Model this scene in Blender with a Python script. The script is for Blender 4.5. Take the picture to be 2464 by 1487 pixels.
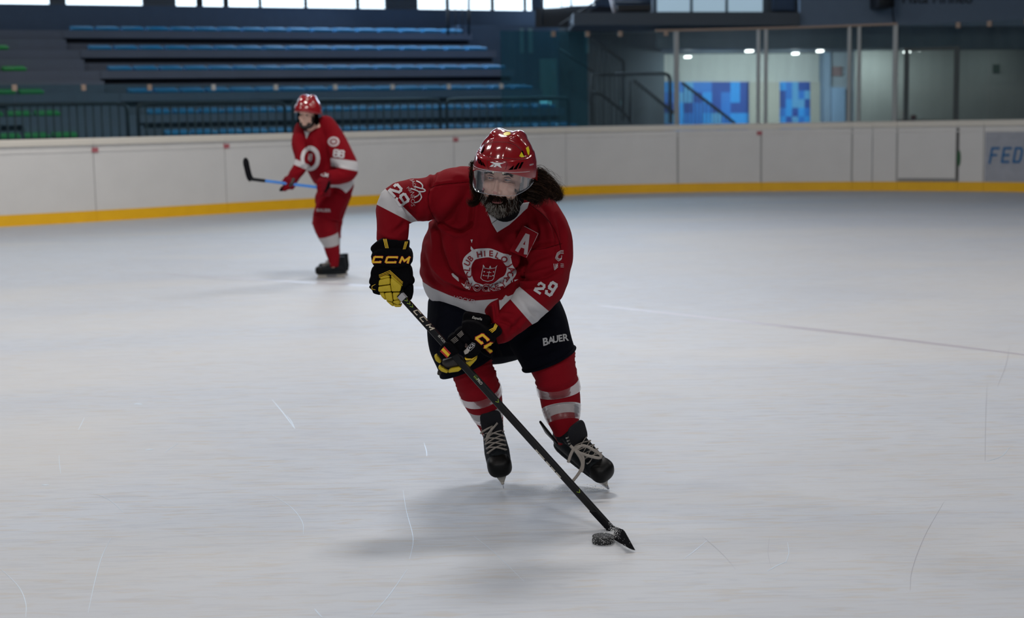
import bpy, bmesh, math, random
import numpy as np
from mathutils import Vector, Matrix
from mathutils.bvhtree import BVHTree

for o in list(bpy.data.objects): bpy.data.objects.remove(o)
S = bpy.context.scene; COL = S.collection
# ---------------------------------------------------------------- camera
IW, IH, F = 2464.0, 1487.0, 3600.0
HC, YC, ROLL = 1.50, 280.0, 0.018
PITCH = math.atan((IH/2-YC)/F)
CAM = Vector((0, 0, HC))
_f = Vector((0, math.cos(PITCH), -math.sin(PITCH)))
_u0 = Vector((0, math.sin(PITCH), math.cos(PITCH))); _r0 = Vector((1, 0, 0))
CR = _r0*math.cos(ROLL) - _u0*math.sin(ROLL)
CU = _u0*math.cos(ROLL) + _r0*math.sin(ROLL)
CF = _f
cd = bpy.data.cameras.new('camera'); cam = bpy.data.objects.new('camera', cd); COL.objects.link(cam)
cam.matrix_world = Matrix(((CR.x, CU.x, -CF.x, 0), (CR.y, CU.y, -CF.y, 0), (CR.z, CU.z, -CF.z, HC), (0, 0, 0, 1)))
cd.sensor_fit = 'HORIZONTAL'; cd.sensor_width = 36; cd.lens = 36*F/IW
cd.clip_start = .05; cd.clip_end = 300
cd.dof.use_dof = True; cd.dof.focus_distance = 5.62; cd.dof.aperture_fstop = 2.8; cd.dof.aperture_blades = 9
S.camera = cam
# ---------------------------------------------------------------- view and world
S.view_settings.view_transform = 'Standard'; S.view_settings.look = 'None'
S.view_settings.gamma = 1; S.view_settings.exposure = 0.15
w = bpy.data.worlds.new('daylight'); S.world = w; w.use_nodes = True
w.node_tree.nodes['Background'].inputs[0].default_value = (.55, .68, 1, 1)
w.node_tree.nodes['Background'].inputs[1].default_value = .14

def area(name, loc, target, sx, sy, power, col):
    l = bpy.data.lights.new(name, 'AREA'); l.shape = 'RECTANGLE'; l.size = sx; l.size_y = sy
    l.energy = power; l.color = col
    o = bpy.data.objects.new(name, l); COL.objects.link(o); o.location = loc
    o.rotation_euler = (Vector(target)-Vector(loc)).to_track_quat('-Z', 'Y').to_euler()
    return o
# hall lamps hang above the ice in rows, added front fill sits behind the camera; daylight falls in through the window bands
LAMPS_AND_FILL = [(-9, 2), (-2, 2.5), (5, 2), (-8, 10), (0, 10), (8, 10), (-6, 18), (2, 18), (11, 13), (-4, -5), (3, -6)]  # last pair is added fill for the player's front, no lamp known there
for i, (x, y) in enumerate(LAMPS_AND_FILL):
    area('hall_and_fill_light', (x, y, 7.85), (x, y, 0), 1.6, .7, {(-2, 2.5): 70, (-9, 2): 60, (5, 2): 60, (0, 10): 330, (-8, 10): 260, (8, 10): 150, (-6, 18): 240, (2, 18): 220, (11, 13): 90, (-4, -5): 420, (3, -6): 420}[(x, y)], (1, .96, .92))
area('window_daylight', (-7, 33.0, 5.6), (-2, 8, 0), 26, 2.2, 1300, (.62, .78, 1))

# ---------------------------------------------------------------- measuring helpers
def ray(px, py):
    return (CF*F + CR*(px-IW/2) + CU*(IH/2-py)).normalized()
def P(px, py, Y):
    d = ray(px, py); return CAM + d*(Y/d.y)
def G(px, py, z=0.0):
    d = ray(px, py); return CAM + d*((z-HC)/d.z)
def proj(v):
    d = Vector(v)-CAM; k = d.dot(CF)
    return (IW/2+F*d.dot(CR)/k, IH/2-F*d.dot(CU)/k)
def proj_np(co):
    d = co-np.array(CAM); k = d@np.array(CF)
    return IW/2+F*(d@np.array(CR))/k, IH/2-F*(d@np.array(CU))/k
def pm(r, Y): return r*Y/F          # pixel length -> metres at depth Y

# ---------------------------------------------------------------- materials
def M(name, col, rough=.6, metal=0., spec=.5, bump=0., bscale=60., var=0., vscale=5., coat=0., emit=None, es=0., sheen=0.):
    m = bpy.data.materials.new(name); m.use_nodes = True
    nt = m.node_tree; b = nt.nodes['Principled BSDF']
    b.inputs['Base Color'].default_value = (*col, 1); b.inputs['Roughness'].default_value = rough
    b.inputs['Metallic'].default_value = metal; b.inputs['Specular IOR Level'].default_value = spec
    b.inputs['Coat Weight'].default_value = coat; b.inputs['Coat Roughness'].default_value = .08
    if sheen: b.inputs['Sheen Weight'].default_value = sheen
    if emit: b.inputs['Emission Color'].default_value = (*emit, 1); b.inputs['Emission Strength'].default_value = es
    tc = nt.nodes.new('ShaderNodeTexCoord')
    n = nt.nodes.new('ShaderNodeTexNoise'); n.inputs['Scale'].default_value = vscale; n.inputs['Detail'].default_value = 5
    nt.links.new(tc.outputs['Object'], n.inputs['Vector'])
    mx = nt.nodes.new('ShaderNodeMix'); mx.data_type = 'RGBA'
    v = max(var, .03)
    mx.inputs[6].default_value = (*[c*(1-v) for c in col], 1); mx.inputs[7].default_value = (*[min(1, c*(1+v)) for c in col], 1)
    nt.links.new(n.outputs['Fac'], mx.inputs[0]); nt.links.new(mx.outputs[2], b.inputs['Base Color'])
    if bump:
        n2 = nt.nodes.new('ShaderNodeTexNoise'); n2.inputs['Scale'].default_value = bscale; n2.inputs['Detail'].default_value = 4
        bp = nt.nodes.new('ShaderNodeBump'); bp.inputs['Strength'].default_value = bump; bp.inputs['Distance'].default_value = .01
        nt.links.new(tc.outputs['Object'], n2.inputs['Vector']); nt.links.new(n2.outputs['Fac'], bp.inputs['Height'])
        nt.links.new(bp.outputs[0], b.inputs['Normal'])
    return m
def attr_mix(m, attr, col2, rough2=None):
    """adds a second colour where the stored vertex value is above one half"""
    nt = m.node_tree; b = nt.nodes['Principled BSDF']
    src = b.inputs['Base Color'].links[0].from_socket
    a = nt.nodes.new('ShaderNodeAttribute'); a.attribute_name = attr
    r = nt.nodes.new('ShaderNodeMapRange'); r.inputs[1].default_value = .475; r.inputs[2].default_value = .525
    nt.links.new(a.outputs['Fac'], r.inputs[0])
    mx = nt.nodes.new('ShaderNodeMix'); mx.data_type = 'RGBA'
    nt.links.new(r.outputs[0], mx.inputs[0]); nt.links.new(src, mx.inputs[6]); mx.inputs[7].default_value = (*col2, 1)
    nt.links.new(mx.outputs[2], b.inputs['Base Color'])
    return m
def glass_mat(name, tint, gloss=.12, rough=.02, haze=0., hcol=(.5, .6, .6)):
    m = bpy.data.materials.new(name); m.use_nodes = True; nt = m.node_tree
    nt.nodes.remove(nt.nodes['Principled BSDF']); out = nt.nodes['Material Output']
    t = nt.nodes.new('ShaderNodeBsdfTransparent'); t.inputs[0].default_value = (*tint, 1)
    g = nt.nodes.new('ShaderNodeBsdfGlossy'); g.inputs[1].default_value = rough
    fr = nt.nodes.new('ShaderNodeFresnel'); fr.inputs[0].default_value = 1.45
    mr = nt.nodes.new('ShaderNodeMath'); mr.operation = 'MULTIPLY_ADD'; mr.inputs[1].default_value = .6; mr.inputs[2].default_value = gloss
    mr.use_clamp = True
    nt.links.new(fr.outputs[0], mr.inputs[0])
    mx = nt.nodes.new('ShaderNodeMixShader'); nt.links.new(mr.outputs[0], mx.inputs[0])
    nt.links.new(t.outputs[0], mx.inputs[1]); nt.links.new(g.outputs[0], mx.inputs[2])
    last = mx
    if haze:
        d = nt.nodes.new('ShaderNodeBsdfDiffuse'); d.inputs[0].default_value = (*hcol, 1)
        tc = nt.nodes.new('ShaderNodeTexCoord'); mp = nt.nodes.new('ShaderNodeMapping'); mp.inputs['Scale'].default_value = (5, 5, .7)
        n = nt.nodes.new('ShaderNodeTexNoise'); n.inputs['Scale'].default_value = 1.2; n.inputs['Detail'].default_value = 6
        nt.links.new(tc.outputs['Object'], mp.inputs[0]); nt.links.new(mp.outputs[0], n.inputs['Vector'])
        k = nt.nodes.new('ShaderNodeMath'); k.operation = 'MULTIPLY'; k.inputs[1].default_value = haze*2
        nt.links.new(n.outputs['Fac'], k.inputs[0])
        m2 = nt.nodes.new('ShaderNodeMixShader'); nt.links.new(k.outputs[0], m2.inputs[0])
        nt.links.new(mx.outputs[0], m2.inputs[1]); nt.links.new(d.outputs[0], m2.inputs[2]); last = m2
    nt.links.new(last.outputs[0], out.inputs[0])
    return m

# ---------------------------------------------------------------- mesh helpers (meshes are kept as (verts, faces) pairs in world metres)
class MB:
    def __init__(s): s.v = []; s.f = []; s.mi = []
    def add(s, vf, mi=0):
        o = len(s.v); s.v += [tuple(p) for p in vf[0]]; s.f += [tuple(i+o for i in f) for f in vf[1]]; s.mi += [mi]*len(vf[1]); return s
def tag(o, label=None, cat=None, group=None, kind=None):
    if label: o['label'] = label
    if cat: o['category'] = cat
    if group: o['group'] = group
    if kind: o['kind'] = kind
    return o
def wloc(o):
    v = Vector((0, 0, 0))
    while o: v += o.location; o = o.parent
    return v
def mk(name, vf, mats, parent=None, smooth=True, base=None, attrs=None, mi=None, sharp=None):
    """one mesh object; verts given in world metres, stored relative to the parent (or to base)"""
    if isinstance(vf, MB): mi = vf.mi; vf = (vf.v, vf.f)
    org = wloc(parent) if parent else Vector(base if base is not None else (0, 0, 0))
    me = bpy.data.meshes.new(name)
    co = np.array([tuple(p) for p in vf[0]], dtype=float) - np.array(org)
    me.from_pydata(co.tolist(), [], [tuple(f) for f in vf[1]])
    if not isinstance(mats, (list, tuple)): mats = [mats]
    for m in mats: me.materials.append(m)
    if mi is not None and len(mats) > 1: me.polygons.foreach_set('material_index', list(mi))
    me.polygons.foreach_set('use_smooth', [smooth]*len(me.polygons))
    for k, val in (attrs or {}).items():
        a = me.attributes.new(k, 'FLOAT', 'POINT'); a.data.foreach_set('value', np.asarray(val, dtype=np.float32))
    me.update()
    if sharp is not None: me.set_sharp_from_angle(angle=math.radians(sharp))
    o = bpy.data.objects.new(name, me); COL.objects.link(o)
    if parent: o.parent = parent
    else: o.location = org
    return o
def empty(name, loc):
    o = bpy.data.objects.new(name, None); COL.objects.link(o); o.location = loc; o.empty_display_size = .1; return o
def box(x0, x1, y0, y1, z0, z1):
    v = [(x, y, z) for z in (z0, z1) for y in (y0, y1) for x in (x0, x1)]
    return v, [(0, 2, 3, 1), (4, 5, 7, 6), (0, 1, 5, 4), (2, 6, 7, 3), (0, 4, 6, 2), (1, 3, 7, 5)]
def xf(vf, m):
    return [m @ Vector(p) for p in vf[0]], vf[1]
def obox(c, ax, ay, az, hx, hy, hz):
    c = Vector(c); v = [c+Vector(ax)*hx*i+Vector(ay)*hy*j+Vector(az)*hz*k for k in (-1, 1) for j in (-1, 1) for i in (-1, 1)]
    return v, [(0, 2, 3, 1), (4, 5, 7, 6), (0, 1, 5, 4), (2, 6, 7, 3), (0, 4, 6, 2), (1, 3, 7, 5)]
def bevel(vf, w_, seg=2):
    bm = bmesh.new(); vs = [bm.verts.new(p) for p in vf[0]]
    for f in vf[1]: bm.faces.new([vs[i] for i in f])
    bmesh.ops.bevel(bm, geom=bm.edges[:], offset=w_, segments=seg, affect='EDGES', profile=.5)
    bm.verts.index_update(); r = ([v.co.copy() for v in bm.verts], [tuple(v.index for v in f.verts) for f in bm.faces]); bm.free(); return r
def sup(c, r, e=(1, 1), R=None, nu=24, nv=14):
    """super-ellipsoid; exponent below 1 gives a rounded box"""
    V = []; Fc = []
    sp = lambda x, p: math.copysign(abs(x)**p, x)
    for j in range(1, nv):
        a = -math.pi/2+math.pi*j/nv
        for i in range(nu):
            b = 2*math.pi*i/nu
            V.append(Vector((r[0]*sp(math.cos(a), e[0])*sp(math.cos(b), e[1]), r[1]*sp(math.cos(a), e[0])*sp(math.sin(b), e[1]), r[2]*sp(math.sin(a), e[0]))))
    for j in range(nv-2):
        for i in range(nu):
            k = (i+1) % nu; Fc.append((j*nu+i, j*nu+k, (j+1)*nu+k, (j+1)*nu+i))
    n = len(V); V += [Vector((0, 0, -r[2])), Vector((0, 0, r[2]))]
    for i in range(nu):
        k = (i+1) % nu; Fc.append((n, k, i)); Fc.append((n+1, (nv-2)*nu+i, (nv-2)*nu+k))
    c = Vector(c)
    return [(R @ p if R else p)+c for p in V], Fc
def spline(pts, n):
    """Catmull-Rom resample of rows of numbers"""
    p = np.array(pts, dtype=float); p = np.vstack([2*p[0]-p[1], p, 2*p[-1]-p[-2]])
    out = []; m = len(p)-3
    for k in range(n):
        t = k/(n-1)*m; i = min(int(t), m-1); t -= i
        a, b, c, d = p[i:i+4]
        out.append(.5*((2*b)+(c-a)*t+(2*a-5*b+4*c-d)*t*t+(3*b-a-3*c+d)*t**3))
    return np.array(out)
def tube(pts, rad, n=16, ref=(0, 1, 0), cap=True, e=1.0, close=False):
    """swept tube; rad = scalar, or per point r or (r across, r along ref)"""
    pts = [Vector(p) for p in pts]; V = []; Fc = []; N = len(pts); e1p = None
    for i, p in enumerate(pts):
        if close: t = pts[(i+1) % N]-pts[(i-1) % N]
        else: t = pts[min(i+1, N-1)]-pts[max(i-1, 0)]
        t.normalize(); rf = Vector(ref)
        if e1p is None or ref != 'pt':
            e1 = t.cross(rf)
            if e1.length < .15 and e1p is not None: e1 = e1p-t*e1p.dot(t)
            if e1.length < 1e-4: e1 = t.orthogonal()
        e1.normalize()
        if e1p is not None and e1.dot(e1p) < 0: e1 = -e1
        e1p = e1.copy(); e2 = t.cross(e1).normalized()
        r = rad if isinstance(rad, (int, float)) else rad[i]
        rx, ry = (r, r) if isinstance(r, (int, float, np.floating)) else r
        for k in range(n):
            a = 2*math.pi*k/n; ca, sa = math.cos(a), math.sin(a)
            ca = math.copysign(abs(ca)**e, ca); sa = math.copysign(abs(sa)**e, sa)
            V.append(p+e1*rx*ca+e2*ry*sa)
    for i in range(N if close else N-1):
        j = (i+1) % N
        for k in range(n):
            q = (k+1) % n; Fc.append((i*n+k, j*n+k, j*n+q, i*n+q))
    if cap and not close: Fc.append(tuple(range(n))); Fc.append(tuple((N-1)*n+k for k in reversed(range(n))))
    return V, Fc
def ptube(rows, n=24, res=24, rnd=True, e=1.0, ref=(0, 1, 0)):
    """rows: (px, py, Y, half width in px, half depth in m)"""
    s = spline(rows, res); pts = [P(a[0], a[1], a[2]) for a in s]; rr = [(max(.002, pm(a[3], a[2])), max(.002, a[4])) for a in s]
    if rnd:
        def ends(p0, p1, r0):
            d = (p0-p1).normalized(); h = min(r0)
            return [(p0+d*h*math.sin(q), tuple(x*math.cos(q) for x in r0)) for q in (.4, .8, 1.15, 1.4)]
        a = ends(pts[0], pts[1], rr[0]); b = ends(pts[-1], pts[-2], rr[-1])
        pts = [x[0] for x in reversed(a)]+pts+[x[0] for x in b]; rr = [x[1] for x in reversed(a)]+rr+[x[1] for x in b]
    return tube(pts, rr, n, cap=True, e=e, ref=ref)
def remesh(parts, voxel, smooth=3, fac=.5):
    mb = MB()
    for p in parts: mb.add(p)
    me = bpy.data.meshes.new('tmp'); me.from_pydata(mb.v, [], mb.f); me.update()
    bm = bmesh.new(); bm.from_mesh(me); bmesh.ops.recalc_face_normals(bm, faces=bm.faces[:]); bm.to_mesh(me); bm.free()
    o = bpy.data.objects.new('tmp', me); COL.objects.link(o)
    r = o.modifiers.new('r', 'REMESH'); r.mode = 'VOXEL'; r.voxel_size = voxel; r.adaptivity = 0
    s = o.modifiers.new('s', 'SMOOTH'); s.factor = fac; s.iterations = smooth
    dg = bpy.context.evaluated_depsgraph_get(); ev = o.evaluated_get(dg); m2 = bpy.data.meshes.new_from_object(ev)
    n = len(m2.vertices); co = np.empty(n*3); m2.vertices.foreach_get('co', co); co = co.reshape(-1, 3)
    nr = np.empty(n*3, dtype=np.float32); m2.vertices.foreach_get('normal', nr); nr = nr.reshape(-1, 3).astype(float)
    fc = [tuple(p.vertices) for p in m2.polygons]
    bpy.data.objects.remove(o); bpy.data.meshes.remove(me); bpy.data.meshes.remove(m2)
    return co, fc, nr
def crease(co, nr, lines, front=True):
    """press or raise folds: (list of pixel points, width px, height in m, +out/-in)"""
    px, py = proj_np(co); fr = (nr @ -np.array(CF)); wgt = np.clip(fr*3+.6, 0, 1) if front else 1
    disp = np.zeros(len(co))
    for pts, wd, h in lines:
        s = spline(pts, 14) if len(pts) > 2 else np.linspace(pts[0], pts[1], 10)
        best = np.full(len(co), 1e9); tt = np.zeros(len(co))
        for i in range(len(s)-1):
            a, b = s[i], s[i+1]; d = b-a; L = d@d+1e-9
            t = np.clip(((px-a[0])*d[0]+(py-a[1])*d[1])/L, 0, 1)
            dd = np.hypot(px-a[0]-t*d[0], py-a[1]-t*d[1]); m = dd < best
            best = np.where(m, dd, best); tt = np.where(m, (i+t)/(len(s)-1), tt)
        tap = np.sin(np.pi*np.clip(tt*.9+.05, 0, 1))**.6
        x = best/wd
        disp += h*tap*(np.exp(-x*x)-.45*np.exp(-((x-1.7)/.9)**2))
    return co+nr*(disp*wgt)[:, None]
def sharpline(v, c): return v
class Target:
    def __init__(s, *vfs):
        s.t = [BVHTree.FromPolygons([tuple(p) for p in v], [tuple(f) for f in f_]) for v, f_ in vfs]
    def hit(s, px, py):
        d = ray(px, py); best = None
        for t in s.t:
            h = t.ray_cast(CAM, d, 60)
            if h[0] is not None and (best is None or h[3] < best[3]): best = h
        return best
def decal(name, polys, target, mat, parent, off=.0015, maxe=5.0, thick=0., smooth=True):
    """lays flat shapes (pixel outlines or triangles) onto the surface of a garment as a thin printed layer"""
    bm = bmesh.new()
    for ip_, poly in enumerate(polys):
        if isinstance(poly, tuple) and len(poly) == 2 and isinstance(poly[1], list) and poly[1] and isinstance(poly[1][0], tuple) and len(poly[1][0]) == 3 and isinstance(poly[1][0][0], int):
            vs = [bm.verts.new((p[0], p[1], ip_)) for p in poly[0]]
            for f in poly[1]:
                try: bm.faces.new([vs[i] for i in f])
                except Exception: pass
        else:
            vs = [bm.verts.new((p[0], p[1], ip_)) for p in poly]; bm.faces.new(vs)
    bmesh.ops.triangulate(bm, faces=bm.faces[:])
    for _ in range(6):
        ed = [e for e in bm.edges if e.calc_length() > maxe]
        if not ed: break
        bmesh.ops.subdivide_edges(bm, edges=ed, cuts=1); bmesh.ops.triangulate(bm, faces=bm.faces[:])
    dead = []
    for v in bm.verts:
        h = target.hit(v.co.x, v.co.y)
        if h is None: dead.append(v); continue
        n = h[1] if h[1].dot(ray(v.co.x, v.co.y)) < 0 else -h[1]
        n = (n-ray(v.co.x, v.co.y)).normalized()
        v.co = h[0]+n*(off+(v.co.z % 12)*.00008)
    bmesh.ops.delete(bm, geom=dead, context='VERTS')
    bad = [f for f in bm.faces if max(e.calc_length() for e in f.edges) > .05*max(1, maxe/5)]
    if maxe < 40: bmesh.ops.delete(bm, geom=bad, context='FACES')
    # face outward
    for f in bm.faces:
        f.normal_update()
        if f.normal.dot(f.calc_center_median()-CAM) > 0: f.normal_flip()
    if thick:
        for f in bm.faces: f.normal_update()
        ret = bmesh.ops.extrude_face_region(bm, geom=bm.faces[:])
        for g in ret['geom']:
            if isinstance(g, bmesh.types.BMVert):
                g.co = g.co - (g.co-CAM).normalized()*thick
    bm.verts.index_update()
    vf = ([v.co.copy() for v in bm.verts], [tuple(v.index for v in f.verts) for f in bm.faces]); bm.free()
    if not vf[1]: return None
    return mk(name, vf, mat, parent, smooth=smooth)
_TX = {}
def text_vf(s, bold=.0, shear=0.):
    key = (s, bold, shear)
    if key in _TX: return _TX[key]
    c = bpy.data.curves.new('t', 'FONT'); c.body = s; c.size = 1; c.align_x = 'CENTER'; c.align_y = 'CENTER'; c.offset = bold; c.shear = shear; c.resolution_u = 4
    o = bpy.data.objects.new('t', c); COL.objects.link(o)
    dg = bpy.context.evaluated_depsgraph_get(); me = bpy.data.meshes.new_from_object(o.evaluated_get(dg))
    v = [(p.co.x, p.co.y) for p in me.vertices]; f = []
    for p in me.polygons:
        q = tuple(p.vertices)
        for i in range(1, len(q)-1): f.append((q[0], q[i], q[i+1]))
    bpy.data.objects.remove(o); bpy.data.curves.remove(c); bpy.data.meshes.remove(me)
    _TX[key] = (v, f); return v, f
def ptext(s, cx, cy, size, ang=0, bold=.02, shear=0., sx=1.0, center=True):
    """text as flat triangles in photo pixels; ang in degrees, counter-clockwise; size = cap height * 1.4"""
    v, f = text_vf(s, bold, shear); a = math.radians(ang); xs = [p[0] for p in v]; ys = [p[1] for p in v]
    mx, my = (min(xs)+max(xs))/2, (min(ys)+max(ys))/2
    out = []
    for x, y in v:
        x = (x-mx)*size*sx; y = (y-my)*size
        out.append((cx+x*math.cos(a)-y*math.sin(a), cy-(x*math.sin(a)+y*math.cos(a))))
    return (out, f)
def line_poly(pts, wd, closed=False, ext=.3):
    """thin ribbon quads around a pixel polyline"""
    out = []; n = len(pts)
    for i in range(n if closed else n-1):
        a = pts[i]; b = pts[(i+1) % n]; dx, dy = b[0]-a[0], b[1]-a[1]; L = math.hypot(dx, dy) or 1
        ox, oy = -dy/L*wd/2, dx/L*wd/2; ex, ey = dx/L*wd*ext, dy/L*wd*ext
        out.append([(a[0]-ex+ox, a[1]-ey+oy), (b[0]+ex+ox, b[1]+ey+oy), (b[0]+ex-ox, b[1]+ey-oy), (a[0]-ex-ox, a[1]-ey-oy)])
    return out
def circ(cx, cy, rx, ry=None, n=14, ang=0):
    ry = ry or rx; A = math.radians(ang)
    return [(cx+rx*math.cos(a)*math.cos(A)-ry*math.sin(a)*math.sin(A), cy+rx*math.cos(a)*math.sin(A)+ry*math.sin(a)*math.cos(A)) for a in [2*math.pi*i/n for i in range(n)]]
rnd = random.Random(7)

_GL = {'2': [[(0, .72), (0, .85), (.15, 1), (.85, 1), (1, .85), (1, .62), (0, .16), (0, 0), (1, 0)]], '9': [[(1, .48), (.15, .48), (0, .6), (0, .88), (.15, 1), (.85, 1), (1, .88), (1, .12), (.85, 0), (.15, 0), (0, .14)]],
       '6': [[(1, .8), (1, .88), (.85, 1), (.15, 1), (0, .88), (0, .12), (.15, 0), (.85, 0), (1, .12), (1, .42), (.85, .54), (0, .54)]],
       'A': [[(0, -.04), (.42, 1), (.58, 1), (1, -.04)], [(.2, .3), (.8, .3)]], 'C': [[(.98, .90), (.98, 1), (.1, 1), (0, .9), (0, .1), (.1, 0), (.98, 0), (.98, .10)]], 'M': [[(0, 0), (.04, 1), (.5, .3), (.96, 1), (1, 0)]],
       'F': [[(0, -.08), (0, 1), (1, 1)], [(0, .5), (.8, .5)]], 'E': [[(1, 1), (0, 1), (0, 0), (1, 0)], [(0, .5), (.85, .5)]], 'D': [[(0, 0), (0, 1), (.8, 1), (1, .8), (1, .2), (.8, 0), (0, 0)]]}
def glyph(ch, cx, cy, h, ang=0, wid=.62, wt=.2, shear=0.):
    """block letter as stroke quads; h = stroke-centre height in px, wt = stroke width / h"""
    a = math.radians(ang); out = []
    def tr(x, y):
        x = (x-.5)*wid*h+(y-.5)*shear*h; y = (y-.5)*h
        return (cx+x*math.cos(a)-y*math.sin(a), cy-(x*math.sin(a)+y*math.cos(a)))
    for st_ in _GL[ch]: out += line_poly([tr(*p) for p in st_], wt*h, ext=.40)
    return out
def qpad(c, Y, d, bev=.005, dy=0.):
    """padded block from a pixel outline: front at depth Y, d metres thick, rounded edges"""
    a = [P(x, y, Y) for x, y in c]; n = len(a); b = [p+Vector((0, d, 0)) for p in a]
    ar = sum(c[i][0]*c[(i+1) % n][1]-c[(i+1) % n][0]*c[i][1] for i in range(n))
    V = a+b; F_ = [tuple(range(n)), tuple(reversed(range(n, 2*n)))]+[(i, i+n, (i+1) % n+n, (i+1) % n) for i in range(n)]
    return bevel((V, F_), bev, 3)
# ================================================================ THE HALL
m_ice = M('ice', (.50, .53, .58), rough=.55, spec=.22, var=.05, vscale=.6)
def ice_nodes():
    nt = m_ice.node_tree; b = nt.nodes['Principled BSDF']; base = b.inputs['Base Color'].links[0].from_socket
    tc = nt.nodes.new('ShaderNodeTexCoord')
    def layer(rot, sc, scale, lo, hi, col, fac, prev):
        mp = nt.nodes.new('ShaderNodeMapping'); mp.inputs['Rotation'].default_value = (0, 0, rot); mp.inputs['Scale'].default_value = sc
        n = nt.nodes.new('ShaderNodeTexNoise'); n.inputs['Scale'].default_value = scale; n.inputs['Detail'].default_value = 6; n.inputs['Distortion'].default_value = 1.2
        r = nt.nodes.new('ShaderNodeMapRange'); r.inputs[1].default_value = lo; r.inputs[2].default_value = hi; r.inputs[4].default_value = fac
        mx = nt.nodes.new('ShaderNodeMix'); mx.data_type = 'RGBA'; mx.inputs[7].default_value = (*col, 1)
        nt.links.new(tc.outputs['Object'], mp.inputs[0]); nt.links.new(mp.outputs[0], n.inputs['Vector']); nt.links.new(n.outputs['Fac'], r.inputs[0])
        nt.links.new(r.outputs[0], mx.inputs[0]); nt.links.new(prev, mx.inputs[6]); return mx.outputs[2]
    s = layer(.14, (1.3, 9, 1), 3.2, .52, .66, (.46, .39, .30), .42, base)
    s = layer(-.22, (1.1, 8, 1), 3.7, .5, .66, (.38, .41, .47), .45, s)
    s = layer(.3, (.5, .9, 1), 1.1, .45, .75, (.43, .45, .50), .35, s)
    s = layer(.05, (.25, .5, 1), .9, .42, .7, (.58, .56, .53), .5, s)
    s = layer(0, (60, 60, 1), 1.0, .76, .8, (.12, .12, .12), .8, s)
    nt.links.new(s, b.inputs['Base Color'])
    mp = nt.nodes.new('ShaderNodeMapping'); mp.inputs['Scale'].default_value = (3, 14, 1); mp.inputs['Rotation'].default_value = (0, 0, .1)
    n = nt.nodes.new('ShaderNodeTexNoise'); n.inputs['Scale'].default_value = 9; n.inputs['Detail'].default_value = 8
    bp = nt.nodes.new('ShaderNodeBump'); bp.inputs['Strength'].default_value = .5; bp.inputs['Distance'].default_value = .004
    nt.links.new(tc.outputs['Object'], mp.inputs[0]); nt.links.new(mp.outputs[0], n.inputs['Vector'])
    nt.links.new(n.outputs['Fac'], bp.inputs['Height']); nt.links.new(bp.outputs[0], b.inputs['Normal'])
ice_nodes()
m_scratch = M('ice_scratch_pale', (.62, .74, .86), rough=.3)
m_scratch_d = M('ice_scratch_dark', (.40, .41, .45), rough=.5)
m_line = M('faint_line_in_ice', (.49, .475, .52), rough=.36, spec=.35)
m_conc = M('concrete', (.15, .18, .235), rough=.85, var=.12, vscale=2, bump=.1)
m_shade_steel = M('gap_shade_and_dark_steel', (.02, .024, .034), rough=.9)  # near-black: painted shade in the slab gaps, and the dark platform parts
m_wall = M('blue_grey_wall', (.085, .13, .20), rough=.8, var=.08)
m_wall_r = M('panel_wall', (.20, .27, .36), rough=.7, var=.05)
m_beam = M('beam_grey', (.11, .13, .15), rough=.7)
m_board = M('board_white', (.72, .71, .69), rough=.42, var=.07, vscale=2.2)
m_cap = M('board_cap', (.76, .72, .64), rough=.35)
m_kick = M('kick_plate_yellow', (.95, .50, .003), rough=.5, var=.12, vscale=4)
m_seam = M('seam_dark', (.12, .12, .12), rough=.7)
m_seat = M('seat_blue', (.002, .25, .52), rough=.4)
m_seatg = M('seat_green', (.01, .32, .05), rough=.4)
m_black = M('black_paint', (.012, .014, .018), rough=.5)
m_alu = M('aluminium', (.45, .42, .42), rough=.45, metal=.6)
m_alud = M('dark_frame', (.12, .10, .10), rough=.5, metal=.3)
m_glassb = glass_mat('glass_blue', (.78, .90, .92), .02, haze=.03, hcol=(.10, .20, .24))
m_glasst = glass_mat('glass_teal', (.55, .80, .84), .07, haze=.13, hcol=(.06, .16, .20))
m_glassr = glass_mat('glass_clear', (.86, .92, .92), .03, haze=.06, hcol=(.22, .26, .27))
m_sky = M('window_daylight', (.8, .9, 1), emit=(.72, .88, 1), es=1.9)
m_sky2 = M('window_dim', (.5, .6, .7), emit=(.42, .60, .72), es=.5)
m_white = M('white_wall', (.52, .52, .48), rough=.8)
m_cream = M('cream_wall', (.42, .40, .34), rough=.8)
m_mural = M('mural_blue', (.003, .17, .62), rough=.5)
m_lamp = M('lamp_glow', (1, 1, 1), emit=(1, 1, .97), es=7)
m_clip = M('clip_brown', (.30, .22, .17), rough=.6)
m_clipl = M('clip_grey', (.42, .42, .40), rough=.6)
m_red = M('red_mark', (.45, .12, .14), rough=.6)
m_text_d = M('dark_lettering', (.02, .025, .03), rough=.7)
m_text_b = M('blue_lettering', (.01, .13, .32), rough=.5)

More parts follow.
